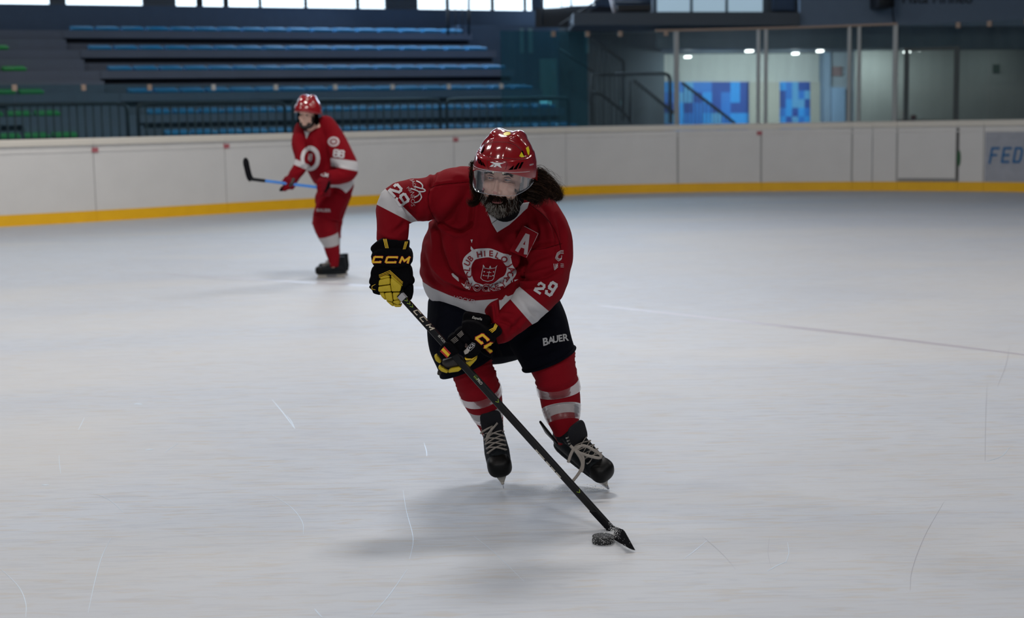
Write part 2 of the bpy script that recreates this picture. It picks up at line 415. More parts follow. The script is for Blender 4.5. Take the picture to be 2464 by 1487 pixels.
# ---- ice with its skate scratches and its faint darker lines
ice = MB()
ice.add(([(-26, -9, 0), (26, -9, 0), (26, 34, 0), (-26, 34, 0)], [(0, 1, 2, 3)]), 0)
def ribbon(pts, w_, z, mi):
    s = spline(pts, max(2, 8*(len(pts)-1))) if len(pts) > 2 else np.array(pts, float)
    g = [G(a[0], a[1]) for a in s]; v = []; f = []
    for i, p in enumerate(g):
        t = (g[min(i+1, len(g)-1)]-g[max(i-1, 0)]).normalized(); nrm = Vector((-t.y, t.x, 0))
        k = w_*(.35+.65*math.sin(math.pi*(i+.5)/len(g)))
        v += [p+nrm*k/2+Vector((0, 0, z)), p-nrm*k/2+Vector((0, 0, z))]
    for i in range(len(g)-1): f.append((2*i, 2*i+1, 2*i+3, 2*i+2))
    ice.add((v, f), mi)
for pts, w_ in [([(267, 1295), (245, 1340), (228, 1400), (212, 1475)], .0022), ([(1, 1368), (45, 1412), (62, 1452), (62, 1485)], .0022),
                ([(655, 962), (680, 992), (710, 1032)], .004), ([(690, 1000), (700, 1012), (709, 1030)], .003), ([(1020, 1065), (1026, 1085), (1027, 1098)], .003),
                ([(970, 1180), (978, 1230), (994, 1295), (986, 1345)], .002), ([(980, 1370), (938, 1430), (893, 1484)], .002),
                ([(655, 1192), (700, 1220), (727, 1255), (730, 1285)], .002), ([(1890, 1355), (1898, 1330), (1895, 1305)], .002), ([(1646, 1345), (1672, 1325), (1702, 1300)], .0025),
                ([(1846, 1375), (1872, 1360), (1893, 1352)], .004), ([(350, 1083), (359, 1082), (370, 1082)], .012), ([(100, 1167), (107, 1167), (118, 1167)], .012),
                ([(395, 1090), (412, 1078), (428, 1067)], .003), ([(142, 1095), (143, 1115), (146, 1140)], .002), ([(2375, 1110), (2410, 1098), (2430, 1075)], .003),
                ([(323, 973), (331, 972), (342, 973)], .02), ([(188, 1035), (196, 1020), (203, 1005)], .003), ([(757, 1465), (765, 1475), (776, 1486)], .003),
                ([(220, 1188), (250, 1196), (275, 1212), (297, 1233)], .0018), ([(1262, 1400), (1190, 1330), (1140, 1290)], .0014)]:
    ribbon(pts, w_, .0006, 1)
for pts, w_ in [([(2270, 1210), (2225, 1290), (2195, 1370), (2190, 1420)], .0022), ([(2375, 930), (2372, 1000), (2370, 1110)], .0025), ([(1852, 1290), (1848, 1330), (1855, 1365)], .002),
                ([(2430, 830), (2420, 880), (2400, 930)], .003), ([(1690, 1290), (1740, 1335), (1770, 1370)], .0015)]:
    ribbon(pts, w_, .0006, 2)
ribbon([(1440, 735), (1800, 775), (2150, 815), (2500, 858)], .10, .0003, 3)  # faded painted line under the ice
ribbon([(400, 660), (900, 688), (1300, 702)], .10, .0003, 3)  # faint ribbon slightly darker than the ice
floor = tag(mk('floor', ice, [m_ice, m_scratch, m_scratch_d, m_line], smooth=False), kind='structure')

# ---- boards: a smooth line followed by separate panels between the seams seen in the photo
_bp = [(-420, 566), (-200, 556), (0, 546), (233, 533), (547, 513.5), (820, 497), (1095, 482.5), (1400, 468.5), (1630, 463), (1900, 459.5), (2130, 459), (2300, 460), (2464, 462), (2650, 468), (2900, 480)]
_path = spline([tuple(G(*p))[:2] for p in _bp], 400)
_d0 = (_path[0]-_path[12])/np.linalg.norm(_path[0]-_path[12]); _path = np.vstack([[_path[0]+_d0*12.0*(1-k/150) for k in range(150)], _path])
_ppx = np.array([proj((a[0], a[1], 0))[0] for a in _path])
def path_at(px):
    i = int(np.clip(np.searchsorted(_ppx, px), 1, len(_ppx)-1)); t = (px-_ppx[i-1])/(_ppx[i]-_ppx[i-1])
    p = _path[i-1]*(1-t)+_path[i]*t; d = _path[i]-_path[i-1]; d = d/np.linalg.norm(d)
    return Vector((p[0], p[1], 0)), Vector((d[0], d[1], 0)), Vector((-d[1], d[0], 0))   # point, along, backwards
HB = 1.285
def sweep(x0, x1, prof, n=None, gap=.0, closed=True):
    """profile (back offset, z) swept along the board line between two pixel columns"""
    n = n or max(3, int(abs(x1-x0)/14)); v = []; f = []; k = len(prof)
    for i in range(n+1):
        p, d, b = path_at(x0+(x1-x0)*i/n)
        if i == 0: p = p+d*gap
        if i == n: p = p-d*gap
        for o, z in prof: v.append(p+b*o+Vector((0, 0, z)))
    for i in range(n):
        for j in range(k if closed else k-1):
            q = (j+1) % k; f.append((i*k+j, i*k+q, (i+1)*k+q, (i+1)*k+j))
    if closed: f.append(tuple(reversed(range(k)))); f.append(tuple(n*k+j for j in range(k)))
    return v, f
seams = [-2200, -1450, -850, -330, -60, 233, 547, 820, 1095, 1363, 1632, 1832, 2050, 2098, 2158, 2303, 2365, 2640]
where = ['farthest beyond the left edge of the photo', 'far beyond the left edge of the photo', 'well beyond the left edge of the photo', 'just off the left edge of the photo', 'left of the first red mark', 'between the first two red marks', 'behind the far player\'s raised stick blade',
         'right behind the far player', 'left of the near player\'s helmet', 'behind the near player\'s flying hair', 'below the dark stair railings',
         'below the first metal post', 'below the small blue mural', 'the narrow strip left of the thin seam', 'the narrow strip right of the thin seam',
         'forming the gate with the green latch', 'narrow, between gate and lettered board', 'with the blue lettering at the right edge']
for i in range(1, len(seams)):
    a, b = seams[i-1], seams[i]; p0, _, _ = path_at((a+b)/2); gate = (a == 2158)
    r = tag(empty('rink_board', p0), 'white rink dasher board with yellow kick plate, '+where[i], 'rink board', 'white boards around the ice')
    gp = .006
    mk('panel', sweep(a, b, [(0, .17), (.05, .17), (.05, HB-.11), (0, HB-.11)], gap=gp), m_board, r, smooth=False)
    mk('kick_plate', sweep(a, b, [(-.018, 0), (.05, 0), (.05, .168), (-.012, .168)], gap=.002), m_kick, r, smooth=False)
    mk('cap_rail', sweep(a, b, [(-.03, HB-.105), (.13, HB-.105), (.13, HB-.02), (.10, HB), (0, HB), (-.03, HB-.03)], gap=.002), m_cap, r, smooth=True, sharp=40)
    mk('fixing_strip', sweep(a, b, [(-.010, HB-.21), (0, HB-.21), (0, HB-.19), (-.010, HB-.19)], gap=.002), m_board, r, smooth=False)
    if a in (233, 547, 1095) or b == 1832:
        q, d, bb = path_at(1827 if b == 1832 else a+4)
        mk('red_marker', obox(q-bb*.012+Vector((0, 0, HB-.185)), d, bb, (0, 0, 1), .05, .004, .035), m_red, r, smooth=False)
    if b in (1632, 1832, 2050, 2158) or gate:
        q, d, bb = path_at(b-1); mk('edge_strip', obox(q+Vector((0, 0, .66)), d, bb, (0, 0, 1), .018 if not gate else .03, .006, .48), m_seam if gate else M('edge_grey', (.40, .40, .39)), r, smooth=False)
    if gate:
        q, d, bb = path_at(2306); mk('latch', sup(q-bb*.01+Vector((0, 0, .60)), (.035, .02, .15)), M('latch_green', (.03, .12, .05)), r)
        mk('threshold', sweep(a, b, [(-.012, .175), (0, .175), (0, .235), (-.012, .235)], gap=.02), M('edge_grey2', (.28, .28, .28)), r, smooth=False)
    if a == 2365:
        q, d, bb = path_at(2366)
        mk('banner', sweep(2368, 2640, [(-.006, .18), (0, .18), (0, HB-.22), (-.006, HB-.22)], gap=.002), M('banner_grey', (.36, .38, .43), rough=.4, var=.2, vscale=8), r, smooth=False)
        lm_ = MB()
        for ch, gx in (('F', 2391), ('E', 2420), ('D', 2448), ('E', 2478), ('R', 2506)):
            if ch == 'R': break
            for q in glyph(ch, gx, 376, 32, 0, .50, .17, shear=.16):
                V = []
                for x, y in q:
                    c, d2, b2 = path_at(x); V.append(c-b2*.016+Vector((0, 0, .655+(376-y)*.0076)))
                lm_.add((V, [(0, 1, 2, 3)]))
        mk('lettering', lm_, m_text_b, r, smooth=False)

# ---- glass on the boards
GT1, GT2 = 2.10, 3.06
clips = [-120, 57, 222, 379, 531, 679, 820, 956, 1090, 1215]
ordn = ['first', 'second', 'third', 'fourth', 'fifth', 'sixth', 'seventh', 'eighth', 'ninth', 'tenth', 'eleventh', 'twelfth', 'thirteenth', 'fourteenth', 'fifteenth', 'sixteenth', 'seventeenth', 'eighteenth', 'nineteenth', 'twentieth']
for i in range(len(clips)-1):
    a, b = clips[i], clips[i+1]; c, d, bb = path_at(b)
    g = tag(mk('glass_shield', sweep(a, b, [(.06, HB-.02), (.072, HB-.02), (.072, GT1), (.06, GT1)], gap=.004), m_glassb, base=path_at((a+b)/2)[0], smooth=False),
            'low clear glass panel on the boards before the stands, %s from the left' % ordn[i], 'glass panel', 'low rink glass')
    mk('clip', obox(c+bb*.066+Vector((0, 0, GT1-.045)), d, bb, (0, 0, 1), .035, .02, .045), m_clip if i < 3 else m_clipl, g, smooth=False)
tall = [1215, 1340, 1420, 1497, 1605, 1632, 1833, 2050, 2156, 2296, 2370, 2457, 2640]
tdesc = ['leftmost, teal, beside the low glass', 'teal, with the handrail behind it', 'dark, before the first stair railing', 'dark, before the rounded barrier end',
         'narrow, left of the first metal post', 'before the large blue mural', 'before the small blue mural', 'before the bright doorway', 'hung in the dark metal gate frame',
         'right of the dark gate frame', 'before the small dark notice', 'rightmost, at the photo edge']
for i in range(len(tall)-1):
    a, b = tall[i], tall[i+1]; c, d, bb = path_at(b)
    gm = m_glasst if i < 2 else (M if 0 else m_glassr)
    tp = GT2 if i < 5 else GT2-.02
    g = tag(mk('glass_shield', sweep(a, b, [(.06, HB-.02), (.074, HB-.02), (.074, tp), (.06, tp)], gap=.004), gm, base=path_at((a+b)/2)[0], smooth=False),
            'tall rink glass panel, '+tdesc[i], 'glass panel', 'tall rink glass')
    if i in (0, 1, 2, 3, 8, 9, 10):
        mk('clip', obox(c+bb*.066+Vector((0, 0, tp-.05)), d, bb, (0, 0, 1), .04, .025, .05), m_clip, g, smooth=False)
def post(px, z0, z1, hw, off, mt, label, top=None):
    c, d, bb = path_at(px)
    o = mk('glass_post', bevel(obox(c+bb*off+Vector((0, 0, (z0+z1)/2)), d, bb, (0, 0, 1), hw, .03, (z1-z0)/2), .006, 1), mt, base=c+Vector((0, 0, z0)), smooth=False)
    return tag(o, label, 'post', 'metal posts in the rink glass')
post(1630, HB-.02, GT2, .05, .10, m_alu, 'metal glass post left of the large blue mural')
post(1824, HB-.02, GT2, .035, .10, m_alu, 'metal glass post, left one of the pair between the murals')
post(1842, HB-.02, GT2, .035, .10, m_alu, 'metal glass post, right one of the pair between the murals')
post(2039, HB-.02, GT2, .035, .10, m_alu, 'metal glass post, left one of the pair beside the blue door')
post(2062, HB-.02, GT2, .035, .10, m_alu, 'metal glass post, right one of the pair beside the blue door')
post(2148, HB-.02, GT2, .045, .10, m_alu, 'metal glass post carrying the gate frame hinge')
c0, d0, b0 = path_at(1580); 
tag(mk('trim_1', sweep(1580, 2152, [(.05, GT2-.02), (.13, GT2-.02), (.13, GT2+.02), (.05, GT2+.02)]), m_clip, smooth=False), kind='structure')
gf = tag(empty('gate_frame', path_at(2235)[0]+Vector((0, 0, HB))), 'dark metal frame around the gate glass pane', 'gate frame')
for nm, a, z0, z1 in (('upright', 2174, HB, 2.62), ('upright', 2292, HB, 2.62)):
    c, d, bb = path_at(a); mk(nm, obox(c+bb*.13+Vector((0, 0, (z0+z1)/2)), d, bb, (0, 0, 1), .045, .02, (z1-z0)/2), m_alud, gf, smooth=False)
mk('crossbar', sweep(2170, 2296, [(.11, 2.56), (.15, 2.56), (.15, 2.62), (.11, 2.62)]), m_alud, gf, smooth=False)

# ---- grandstand: origin under row five, s runs along the rows, t goes up and back
TH = math.radians(24); SD = Vector((math.cos(TH), math.sin(TH), 0)); TD = Vector((-math.sin(TH), math.cos(TH), 0))
SO = Vector((G(850, 265, 0).x*0, 0, 0)); _p5 = P(850, 266, 29.2); SO = Vector((_p5.x, _p5.y, 0))
def sp(s, t, z): return SO+SD*s+TD*t+Vector((0, 0, z))
def sbox(s0, s1, t0, t1, z0, z1):
    v = [sp(s, t, z) for z in (z0, z1) for t in (t0, t1) for s in (s0, s1)]
    return v, [(0, 2, 3, 1), (4, 5, 7, 6), (0, 1, 5, 4), (2, 6, 7, 3), (0, 4, 6, 2), (1, 3, 7, 5)]
def solve_s(px, t, z):
    lo, hi = -16., 16.
    for _ in range(40):
        m = (lo+hi)/2
        if proj(sp(m, t, z))[0] < px: lo = m
        else: hi = m
    return lo
def solve_z(py, t, px):
    s = solve_s(px, t, 1.5); lo, hi = -1., 6.
    for _ in range(40):
        m = (lo+hi)/2
        if proj(sp(s, t, m))[1] > py: lo = m
        else: hi = m
    return lo
rowy = {1: 76, 2: 120.5, 3: 168.5, 4: 221, 5: 271, 6: 322}
ends = {1: (170, 1120), 2: (213, 1178), 3: (261, 1222), 4: (309, 1288), 5: (355, 1342), 6: (400, 1395)}
greens = {2: 27, 3: 70, 4: 112, 5: 152, 6: 196}
st = MB(); seats = []
ROW = {}
for k in range(1, 7):
    t = (5-k)*.85; z = solve_z(rowy[k], t, 635); ROW[k] = (t, z)
proto = {}
for k in range(1, 7):
    t, z = ROW[k]; s0 = solve_s(ends[k][0], t, z); s1 = solve_s(ends[k][1], t, z); zl = ROW[k+1][1] if k < 6 else z-.42
    ext = solve_s(1800, t, z) if 0 else s1+.15
    st.add(sbox(s0-.15, ext, t-.02, t+.85, z-.15, z), 0)             # slab the seats stand on
    st.add(sbox(s0-.15, ext, t+.20, t+.87, z-.25, z-.152), 1)       # gap under the slab, its shade painted in as a near-black block
    st.add(sbox(s0-.15, ext, t+.12, t+.87, zl-.15, z-.252), 0)
    st.add(sbox(s0-2.2, s0-.15, t+.02, t+.87, zl-.15, z+.0), 0)      # aisle
    st.add(sbox(s0-2.2, s0-.15, t-.38, t+.02, zl-.15, z-.20), 0)     # half step
    st.add(sbox(s0-12, s0-2.2, t-.02, t+.85, z-.15, z), 0)
    st.add(sbox(s0-12, s0-2.2, t+.20, t+.87, z-.25, z-.152), 1)  # same painted gap shade left of the aisle
    st.add(sbox(s0-12, s0-2.2, t+.12, t+.87, zl-.15, z-.252), 0)
    n = max(1, round((s1-s0)/.5)); pitch = (s1-s0)/n
    names = {1: 'topmost', 2: 'second', 3: 'third', 4: 'fourth', 5: 'fifth', 6: 'lowest'}
    for i in range(n): seats.append((s0+(i+.5)*pitch, t+.22, z, pitch, 0, 'blue plastic stadium seat, %s from the left in the %s row of the stand' % (ordn[i], names[k]), 'blue seats, %s row' % names[k]))
    if k in greens:
        g1 = solve_s(greens[k], t, z)
        for i in range(3 if k > 3 else 2): seats.append((g1-(i+.5)*pitch, t+.22, z, pitch, 1, 'green plastic stadium seat left of the aisle, %s from the aisle in the %s row' % (ordn[i], names[k]), 'green seats beside the aisle'))
tag(mk('grandstand', st, [m_conc, m_shade_steel], smooth=False, base=SO), kind='structure')
# a seat: shell with a raised rim at the back
sm = MB(); sm.add(bevel(box(-.215, .215, -.19, .19, 0, .07), .03, 2)); sm.add(bevel(box(-.21, .21, .12, .20, .05, .105), .02, 2))
for g in (0, 1):
    o = mk('stadium_seat', sm, (m_seat, m_seatg)[g], base=(0, 0, 0)); o.rotation_euler.z = TH; proto[g] = o
used = {0: 0, 1: 0}
for s, t, z, pitch, g, lab, grp in seats:
    o = proto[g]
    if used[g]: o = proto[g].copy(); COL.objects.link(o)
    used[g] = 1; o.location = sp(s, t, z+.001); tag(o, lab, 'seat', grp)

# ---- back wall, window band and the dark parts above the stand
t1, z1 = ROW[1]; tw = t1+1.25
zsill = solve_z(17, tw, 640)
s_l, s_r = -20, solve_s(1306, tw, 3)
tag(mk('wall_back', sbox(s_l, s_r+.3, tw, tw+.3, z1-.5, zsill), m_wall, smooth=False), kind='structure')
tag(mk('wall_stand_end', sbox(solve_s(1120, t1, z1), s_r, tw-.9, tw, .4, z1+.2), m_wall, smooth=False), kind='structure')
winx = [(-700, -420), (-390, -150), (-120, 120), (160, 345), (425, 475), (490, 540), (552, 625), (632, 735), (742, 860), (868, 930), (1008, 1076), (1084, 1185), (1192, 1264), (1270, 1284)]
for i, (a, b) in enumerate(winx):
    sa, sb = solve_s(a, tw, zsill), solve_s(b, tw, zsill)
    tag(mk('window_%d' % (i+1), sbox(sa, sb, tw+.12, tw+.16, zsill+.0, zsill+2.3), m_sky, smooth=False), kind='structure')
    if i: tag(mk('trim_%d' % (i+1), sbox(solve_s(winx[i-1][1], tw, zsill), sa, tw+.06, tw+.2, zsill, zsill+2.3), m_beam if a > 120 and a-winx[i-1][1] > 20 else m_black, smooth=False), kind='structure')
tag(mk('wall_back_upper', sbox(s_l, s_r+.3, tw, tw+.3, zsill+2.3, 8.4), m_wall, smooth=False), kind='structure')
tag(mk('wall_back_blue', box(-30, 30, 46, 46.2, -2, 9), m_wall, smooth=False), kind='structure')
# window guard wires
wires = [sbox(s_l, s_r, tw-.03, tw-.02, zsill+.08*j, zsill+.08*j+.008) for j in range(1, 8)]
wm = MB(); [wm.add(x_) for x_ in wires]
o = mk('window_guard', wm, m_black, smooth=False, base=sp(0, tw, zsill)); tag(o, 'thin dark wire guard in front of the bright high windows', 'window guard')
# short black railing at the top right end of the seats
def rail(name, pts, label, cat, Y=None, r=.022, bars=None, barr=.009, group=None, base=None):
    """tubular railing: pts = top line in world metres; bars hang to the given height"""
    root = tag(empty(name, base or Vector((pts[0].x, pts[0].y, min(p.z for p in pts)))), label, cat, group)
    mk('handrail', tube(pts, r, 8), m_black, root)
    if bars:
        n, zb = bars; mb = MB(); seg = [(pts[i+1]-pts[i]).length for i in range(len(pts)-1)]; L = sum(seg)
        for i in range(n):
            q = (i+.5)/n*L; j = 0
            while j < len(seg)-1 and q > seg[j]: q -= seg[j]; j += 1
            p = pts[j].lerp(pts[j+1], min(1, q/seg[j])); zz = zb(p) if callable(zb) else zb
            if p.z-zz > .05: mb.add(tube([p, Vector((p.x, p.y, zz))], barr, 6))
        mk('bars', mb, m_black, root)
    return root
rail('railing', [P(1078, 84, 32.6), P(1078, -8, 32.6), P(1128, -8, 32.6), P(1128, 84, 32.6)], 'black railing standing at the upper right end of the seat rows', 'railing', r=.03,
     bars=(14, P(1100, 84, 32.6).z))
# ---- crowd barriers on the walkway right behind the glass
def barrier(x0, x1, off, ztop, zbot, nb, label):
    n = 12; top = []
    for i in range(n+1):
        c, d, bb = path_at(x0+(x1-x0)*i/n); top.append(c+bb*off)
    r_ = .10; root = tag(empty('crowd_barrier', top[n//2]+Vector((0, 0, zbot))), label, 'barrier', 'black barriers behind the low glass')
    a, b = top[0], top[-1]; da = (top[1]-a).normalized(); db = (b-top[-2]).normalized(); Z = Vector((0, 0, 1))
    pts = [a+Z*zbot, a+Z*(ztop-r_)]+[a+da*r_*(1-math.cos(q))+Z*(ztop-r_+r_*math.sin(q)) for q in (.5, 1.0)]+[p+Z*ztop for p in top[1:-1]]+[b-db*r_*(1-math.cos(q))+Z*(ztop-r_+r_*math.sin(q)) for q in (1.0, .5)]+[b+Z*(ztop-r_), b+Z*zbot]
    mk('frame', tube(pts, .032, 8, ref=(.3, .9, .1)), m_black, root)
    mk('lower_rail', tube([p+Z*(zbot+.28) for p in top], .016, 8, ref=(0, 0, 1)), m_black, root)
    mb = MB()
    for i in range(nb):
        c, d, bb = path_at(x0+(x1-x0)*(i+1)/(nb+1)); mb.add(tube([c+bb*off+Z*zbot, c+bb*off+Z*ztop], .0155, 6))
    mk('bars', mb, m_black, root)
zt = [1.72]*4
barrier(-330, 8, 1.15, 1.80, .55, 15, 'black tubular crowd barrier cut by the left edge of the photo')
barrier(20, 398, 1.15, 1.82, .55, 17, 'black tubular crowd barrier behind the left board panels')
barrier(424, 772, 1.15, 1.82, .55, 17, 'black tubular crowd barrier partly hidden by the far player\'s helmet')
barrier(790, 1134, 1.15, 1.84, .55, 17, 'black tubular crowd barrier between the two players')
barrier(1150, 1418, 1.15, 1.84, .55, 13, 'black tubular crowd barrier seen through the teal glass')
tag(mk('walkway', sweep(-330, 2640, [(.14, -.1), (1.7, -.1), (1.7, .55), (.14, .55)]), m_conc, smooth=False), kind='structure')

# ---- stair hall behind the middle glass
def Q(px, py, Y): return P(px, py, Y+2.2)
tag(mk('wall_stair', ([Q(1150, 62, 33.5), Q(1598, 62, 33.5), Q(1598, 330, 33.5), Q(1150, 330, 33.5)], [(0, 1, 2, 3)]), m_beam, smooth=False), kind='structure')
rail('stair_railing', [Q(1345, 118, 30.4), Q(1425, 172, 30.4), Q(1425, 172, 30.4)+Vector((.02, 0, -.01))], 'dark slanting handrail seen through the teal glass', 'railing', r=.03, bars=(12, lambda p: p.z-.75))
rail('stair_railing', [Q(1424, 92, 30.2), Q(1498, 146, 30.2), Q(1500, 152, 30.2), Q(1500, 290, 30.2)], 'dark slanting stair railing left, highest behind the dark glass', 'railing', r=.035, bars=(16, lambda p: p.z-1.1))
rail('stair_railing', [Q(1424, 222, 29.2), Q(1448, 228, 29.2), Q(1500, 270, 29.2), Q(1520, 296, 29.2)], 'low dark handrail dropping behind the boards, left of the rounded barrier', 'railing', r=.03, bars=(10, lambda p: p.z-.9))
rail('stair_railing', [Q(1424, 296, 29.4), Q(1424, 180, 29.4), Q(1478, 180, 29.4)], 'dark square barrier left of the rounded barrier', 'railing', r=.03, bars=(9, .9))
rail('stair_railing', [Q(1480, 178, 28.9), Q(1600, 177, 28.9), Q(1609, 181, 28.9), Q(1613, 190, 28.9), Q(1613, 296, 28.9)], 'dark railing with a rounded right corner beside the metal post', 'railing', r=.035, bars=(30, .9))
rail('stair_railing', [Q(1516, 296, 29.6), Q(1516, 196, 29.6), Q(1526, 194, 29.6), Q(1622, 272, 29.6)], 'dark slanting handrail inside the rounded railing', 'railing', r=.035, bars=(24, lambda p: p.z-1.0))
rail('stair_railing', [Q(1641, 199, 29.6), Q(1700, 244, 29.6), Q(1768, 296, 29.6)], 'black slanting handrail before the large blue mural', 'railing', r=.03, bars=(14, lambda p: p.z-.9))
tag(mk('light_box', bevel(obox(Q(1310, 249, 30.8), (1, 0, 0), (0, 1, 0), (0, 0, 1), .14, .05, .045), .01), M('light_box_glow', (.3, .7, .8), emit=(.3, .75, .85), es=.8)), 'small glowing pale lamp seen low through the teal glass', 'lamp')
tag(mk('door_1', obox(Q(1320, 205, 32.6), (1, 0, 0), (0, 1, 0), (0, 0, 1), .20, .04, .60), M('pale_teal', (.16, .30, .30)), smooth=False), kind='structure')
for j, (a, b) in enumerate(((1250, 1259), (1272, 1281), (1408, 1417))):
    tag(mk('trim_%d' % (30+j), obox(Q((a+b)/2, 98, 32.6), (1, 0, 0), (0, 1, 0), (0, 0, 1), .05, .03, .28), M('pale_teal2', (.18, .30, .32)), smooth=False), kind='structure')
# ---- raised platform at the top middle with its sloping strut
pl = tag(empty('stair_platform', Q(1500, 62, 31)), 'dark steel stair platform high above the middle glass', 'platform')
mk('deck', obox(Q(1522, 22, 31), (1, 0, 0), (0, 1, 0), (0, 0, 1), .36, .5, .06), m_black, pl, smooth=False)
mk('underside', obox(Q(1526, 48, 31.2), (1, 0, 0), (0, 1, 0), (0, 0, 1), .31, .4, .11), m_shade_steel, pl, smooth=False)
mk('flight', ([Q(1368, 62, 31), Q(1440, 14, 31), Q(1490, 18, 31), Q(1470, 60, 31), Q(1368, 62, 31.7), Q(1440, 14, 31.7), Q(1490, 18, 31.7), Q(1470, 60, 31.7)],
   [(0, 1, 2, 3), (7, 6, 5, 4), (0, 4, 5, 1), (1, 5, 6, 2), (2, 6, 7, 3), (3, 7, 4, 0)]), m_shade_steel, pl, smooth=False)
mk('strut', tube([Q(1470, -6, 30.6), Q(1486, 62, 30.6)], .035, 8), m_alu, pl)
rb = MB(); rb.add(tube([Q(1306, 60, 31.2), Q(1306, -30, 31.2)], .02, 6)); rb.add(tube([Q(1345, 62, 31.2), Q(1450, -8, 31.2)], .02, 6)); rb.add(tube([Q(1478, 5, 30.8), Q(1565, 6, 30.8)], .02, 6))
for j in range(20): rb.add(tube([Q(1308+8*j, 62-max(0, (8*j-60))*.45, 31.25), Q(1308+8*j, -25, 31.25)], .007, 5))
mk('bars', rb, m_black, pl)
for j, (a, b) in enumerate(((1306, 1350), (1352, 1372), (1376, 1430))):
    tag(mk('window_%d' % (15+j), ([Q(a, 20-3*j, 32.4), Q(b, 18-3*j, 32.4), Q(b, -60, 32.4), Q(a, -60, 32.4)], [(0, 1, 2, 3)]), m_sky, smooth=False), kind='structure')
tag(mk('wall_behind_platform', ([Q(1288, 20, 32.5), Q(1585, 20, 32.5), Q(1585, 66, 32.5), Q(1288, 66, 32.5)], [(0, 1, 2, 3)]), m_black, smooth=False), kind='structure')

# ---- right-hand side: overhang, dim windows, panel wall, rooms under it
def pbox(x0, y0, x1, y1, Y0, Y1):
    """box whose front face spans the given photo rectangle at depth Y0"""
    a, b, c, d = Q(x0, y1, Y0), Q(x1, y1, Y0), Q(x1, y0, Y0), Q(x0, y0, Y0); k = Vector((0, Y1-Y0, 0))
    v = [a, b, c, d, a+k, b+k, c+k, d+k]
    return v, [(0, 1, 2, 3), (7, 6, 5, 4), (0, 4, 5, 1), (1, 5, 6, 2), (2, 6, 7, 3), (3, 7, 4, 0)]
tag(mk('wall_right_upper', pbox(1925, -160, 2700, 62, 30.4, 30.6), m_wall_r, smooth=False), kind='structure')
tag(mk('trim_40', pbox(1380, 30, 1925, 60, 30.2, 33.5), m_beam, smooth=False), kind='structure')
tag(mk('wall_right_band', pbox(1580, 58, 2700, 116, 31.0, 31.2), M('teal_band', (.10, .15, .18), rough=.7, var=.25, vscale=2), smooth=False), kind='structure')
for j, (a, b) in enumerate(((1582, 1660), (1668, 1745), (1753, 1835))):
    tag(mk('window_%d' % (18+j), pbox(a, -120, b, 28, 31.6, 31.65), m_sky2, smooth=False), kind='structure')
tag(mk('wall_right_windows', pbox(1570, -120, 1925, 32, 31.7, 31.9), m_beam, smooth=False), kind='structure')
tag(mk('door_2', pbox(1858, -60, 1912, 24, 31.5, 31.6), m_wall, smooth=False), kind='structure')
spk = tag(mk('speaker', bevel(pbox(2115, -40, 2153, 17, 29.6, 30.4), .02, 1), m_black), 'small dark loudspeaker hung high on the blue panel wall', 'speaker')
mk('cable', tube([Q(2148, 17, 30.3), Q(2149, 40, 30.35), Q(2152, 58, 30.38)], .012, 6), m_black, spk)
def flat_text(s, cx, cy, size, Y, **k):
    tx = ptext(s, cx, cy, size, **k); return [Q(p[0], p[1], Y) for p in tx[0]], tx[1]
wl = MB(); wl.add(flat_text('Pista Pirineo', 2256, -4, 34, 30.38, bold=.01)); 
tag(mk('wall_lettering', wl, m_text_d, smooth=False), 'dark lettering cut by the top edge on the blue panel wall', 'lettering')
# rooms
tag(mk('trim_43', pbox(2168, 288, 2300, 300, 29.9, 30.6), m_alud, smooth=False), kind='structure')
tag(mk('floor_landing', box(1.9, 6.3, 30.7, 35.4, .15, .90), m_conc, smooth=False), kind='structure')
tag(mk('wall_room_back', pbox(1590, 118, 2000, 330, 35.0, 35.2), m_white, smooth=False), kind='structure')
tag(mk('wall_room_divider', pbox(1983, 116, 1999, 320, 34.3, 34.9), m_wall_r, smooth=False), kind='structure')
tag(mk('wall_recess', pbox(2000, 116, 2064, 320, 34.4, 34.6), M('recess', (.30, .34, .38)), smooth=False), kind='structure')
tag(mk('door_3', pbox(2002, 210, 2034, 296, 34.2, 34.3), M('door_blue', (.22, .33, .48)), smooth=False), kind='structure')
tag(mk('wall_corridor', pbox(2060, 112, 2700, 330, 33.4, 33.6), M('corridor_grey', (.36, .36, .33), rough=.8, var=.12, vscale=1.5), smooth=False), kind='structure')
tag(mk('ceiling_room', ([Q(1590, 118, 31.2), Q(2700, 112, 31.2), Q(2700, 124, 35.4), Q(1590, 132, 35.4)], [(0, 1, 2, 3)]), m_beam, smooth=False), kind='structure')
tag(mk('floor_room', ([Vector((2, 31, .2)), Vector((18, 30.5, .2)), Vector((18, 38, .2)), Vector((2, 38, .2))], [(0, 1, 2, 3)]), m_conc, smooth=False), kind='structure')
# murals made of square tiles in several blues
def mural(x0, y0, x1, y1, Y, nx, ny, seed, label):
    r2 = random.Random(seed); mb = MB(); mats = [m_mural, M('mural_light', (.012, .30, .80)), M('mural_dark', (.004, .06, .34)), M('mural_pale', (.10, .36, .66))]
    for i in range(nx):
        for j in range(ny):
            mb.add(pbox(x0+(x1-x0)*i/nx, y0+(y1-y0)*j/ny, x0+(x1-x0)*(i+1)/nx, y0+(y1-y0)*(j+1)/ny, Y, Y+.04), r2.choice([0, 0, 0, 1, 1, 2, 2, 3]))
    return tag(mk('mural', mb, mats, smooth=False, base=Q((x0+x1)/2, y1, Y)), label, 'mural')
mural(1600, 197, 1803, 322, 34.95, 9, 5, 3, 'large mural of blue squares on the white wall behind the slanting handrail')
mural(1876, 197, 1951, 322, 34.95, 5, 6, 8, 'smaller mural of dark and pale blue squares on the cream wall')
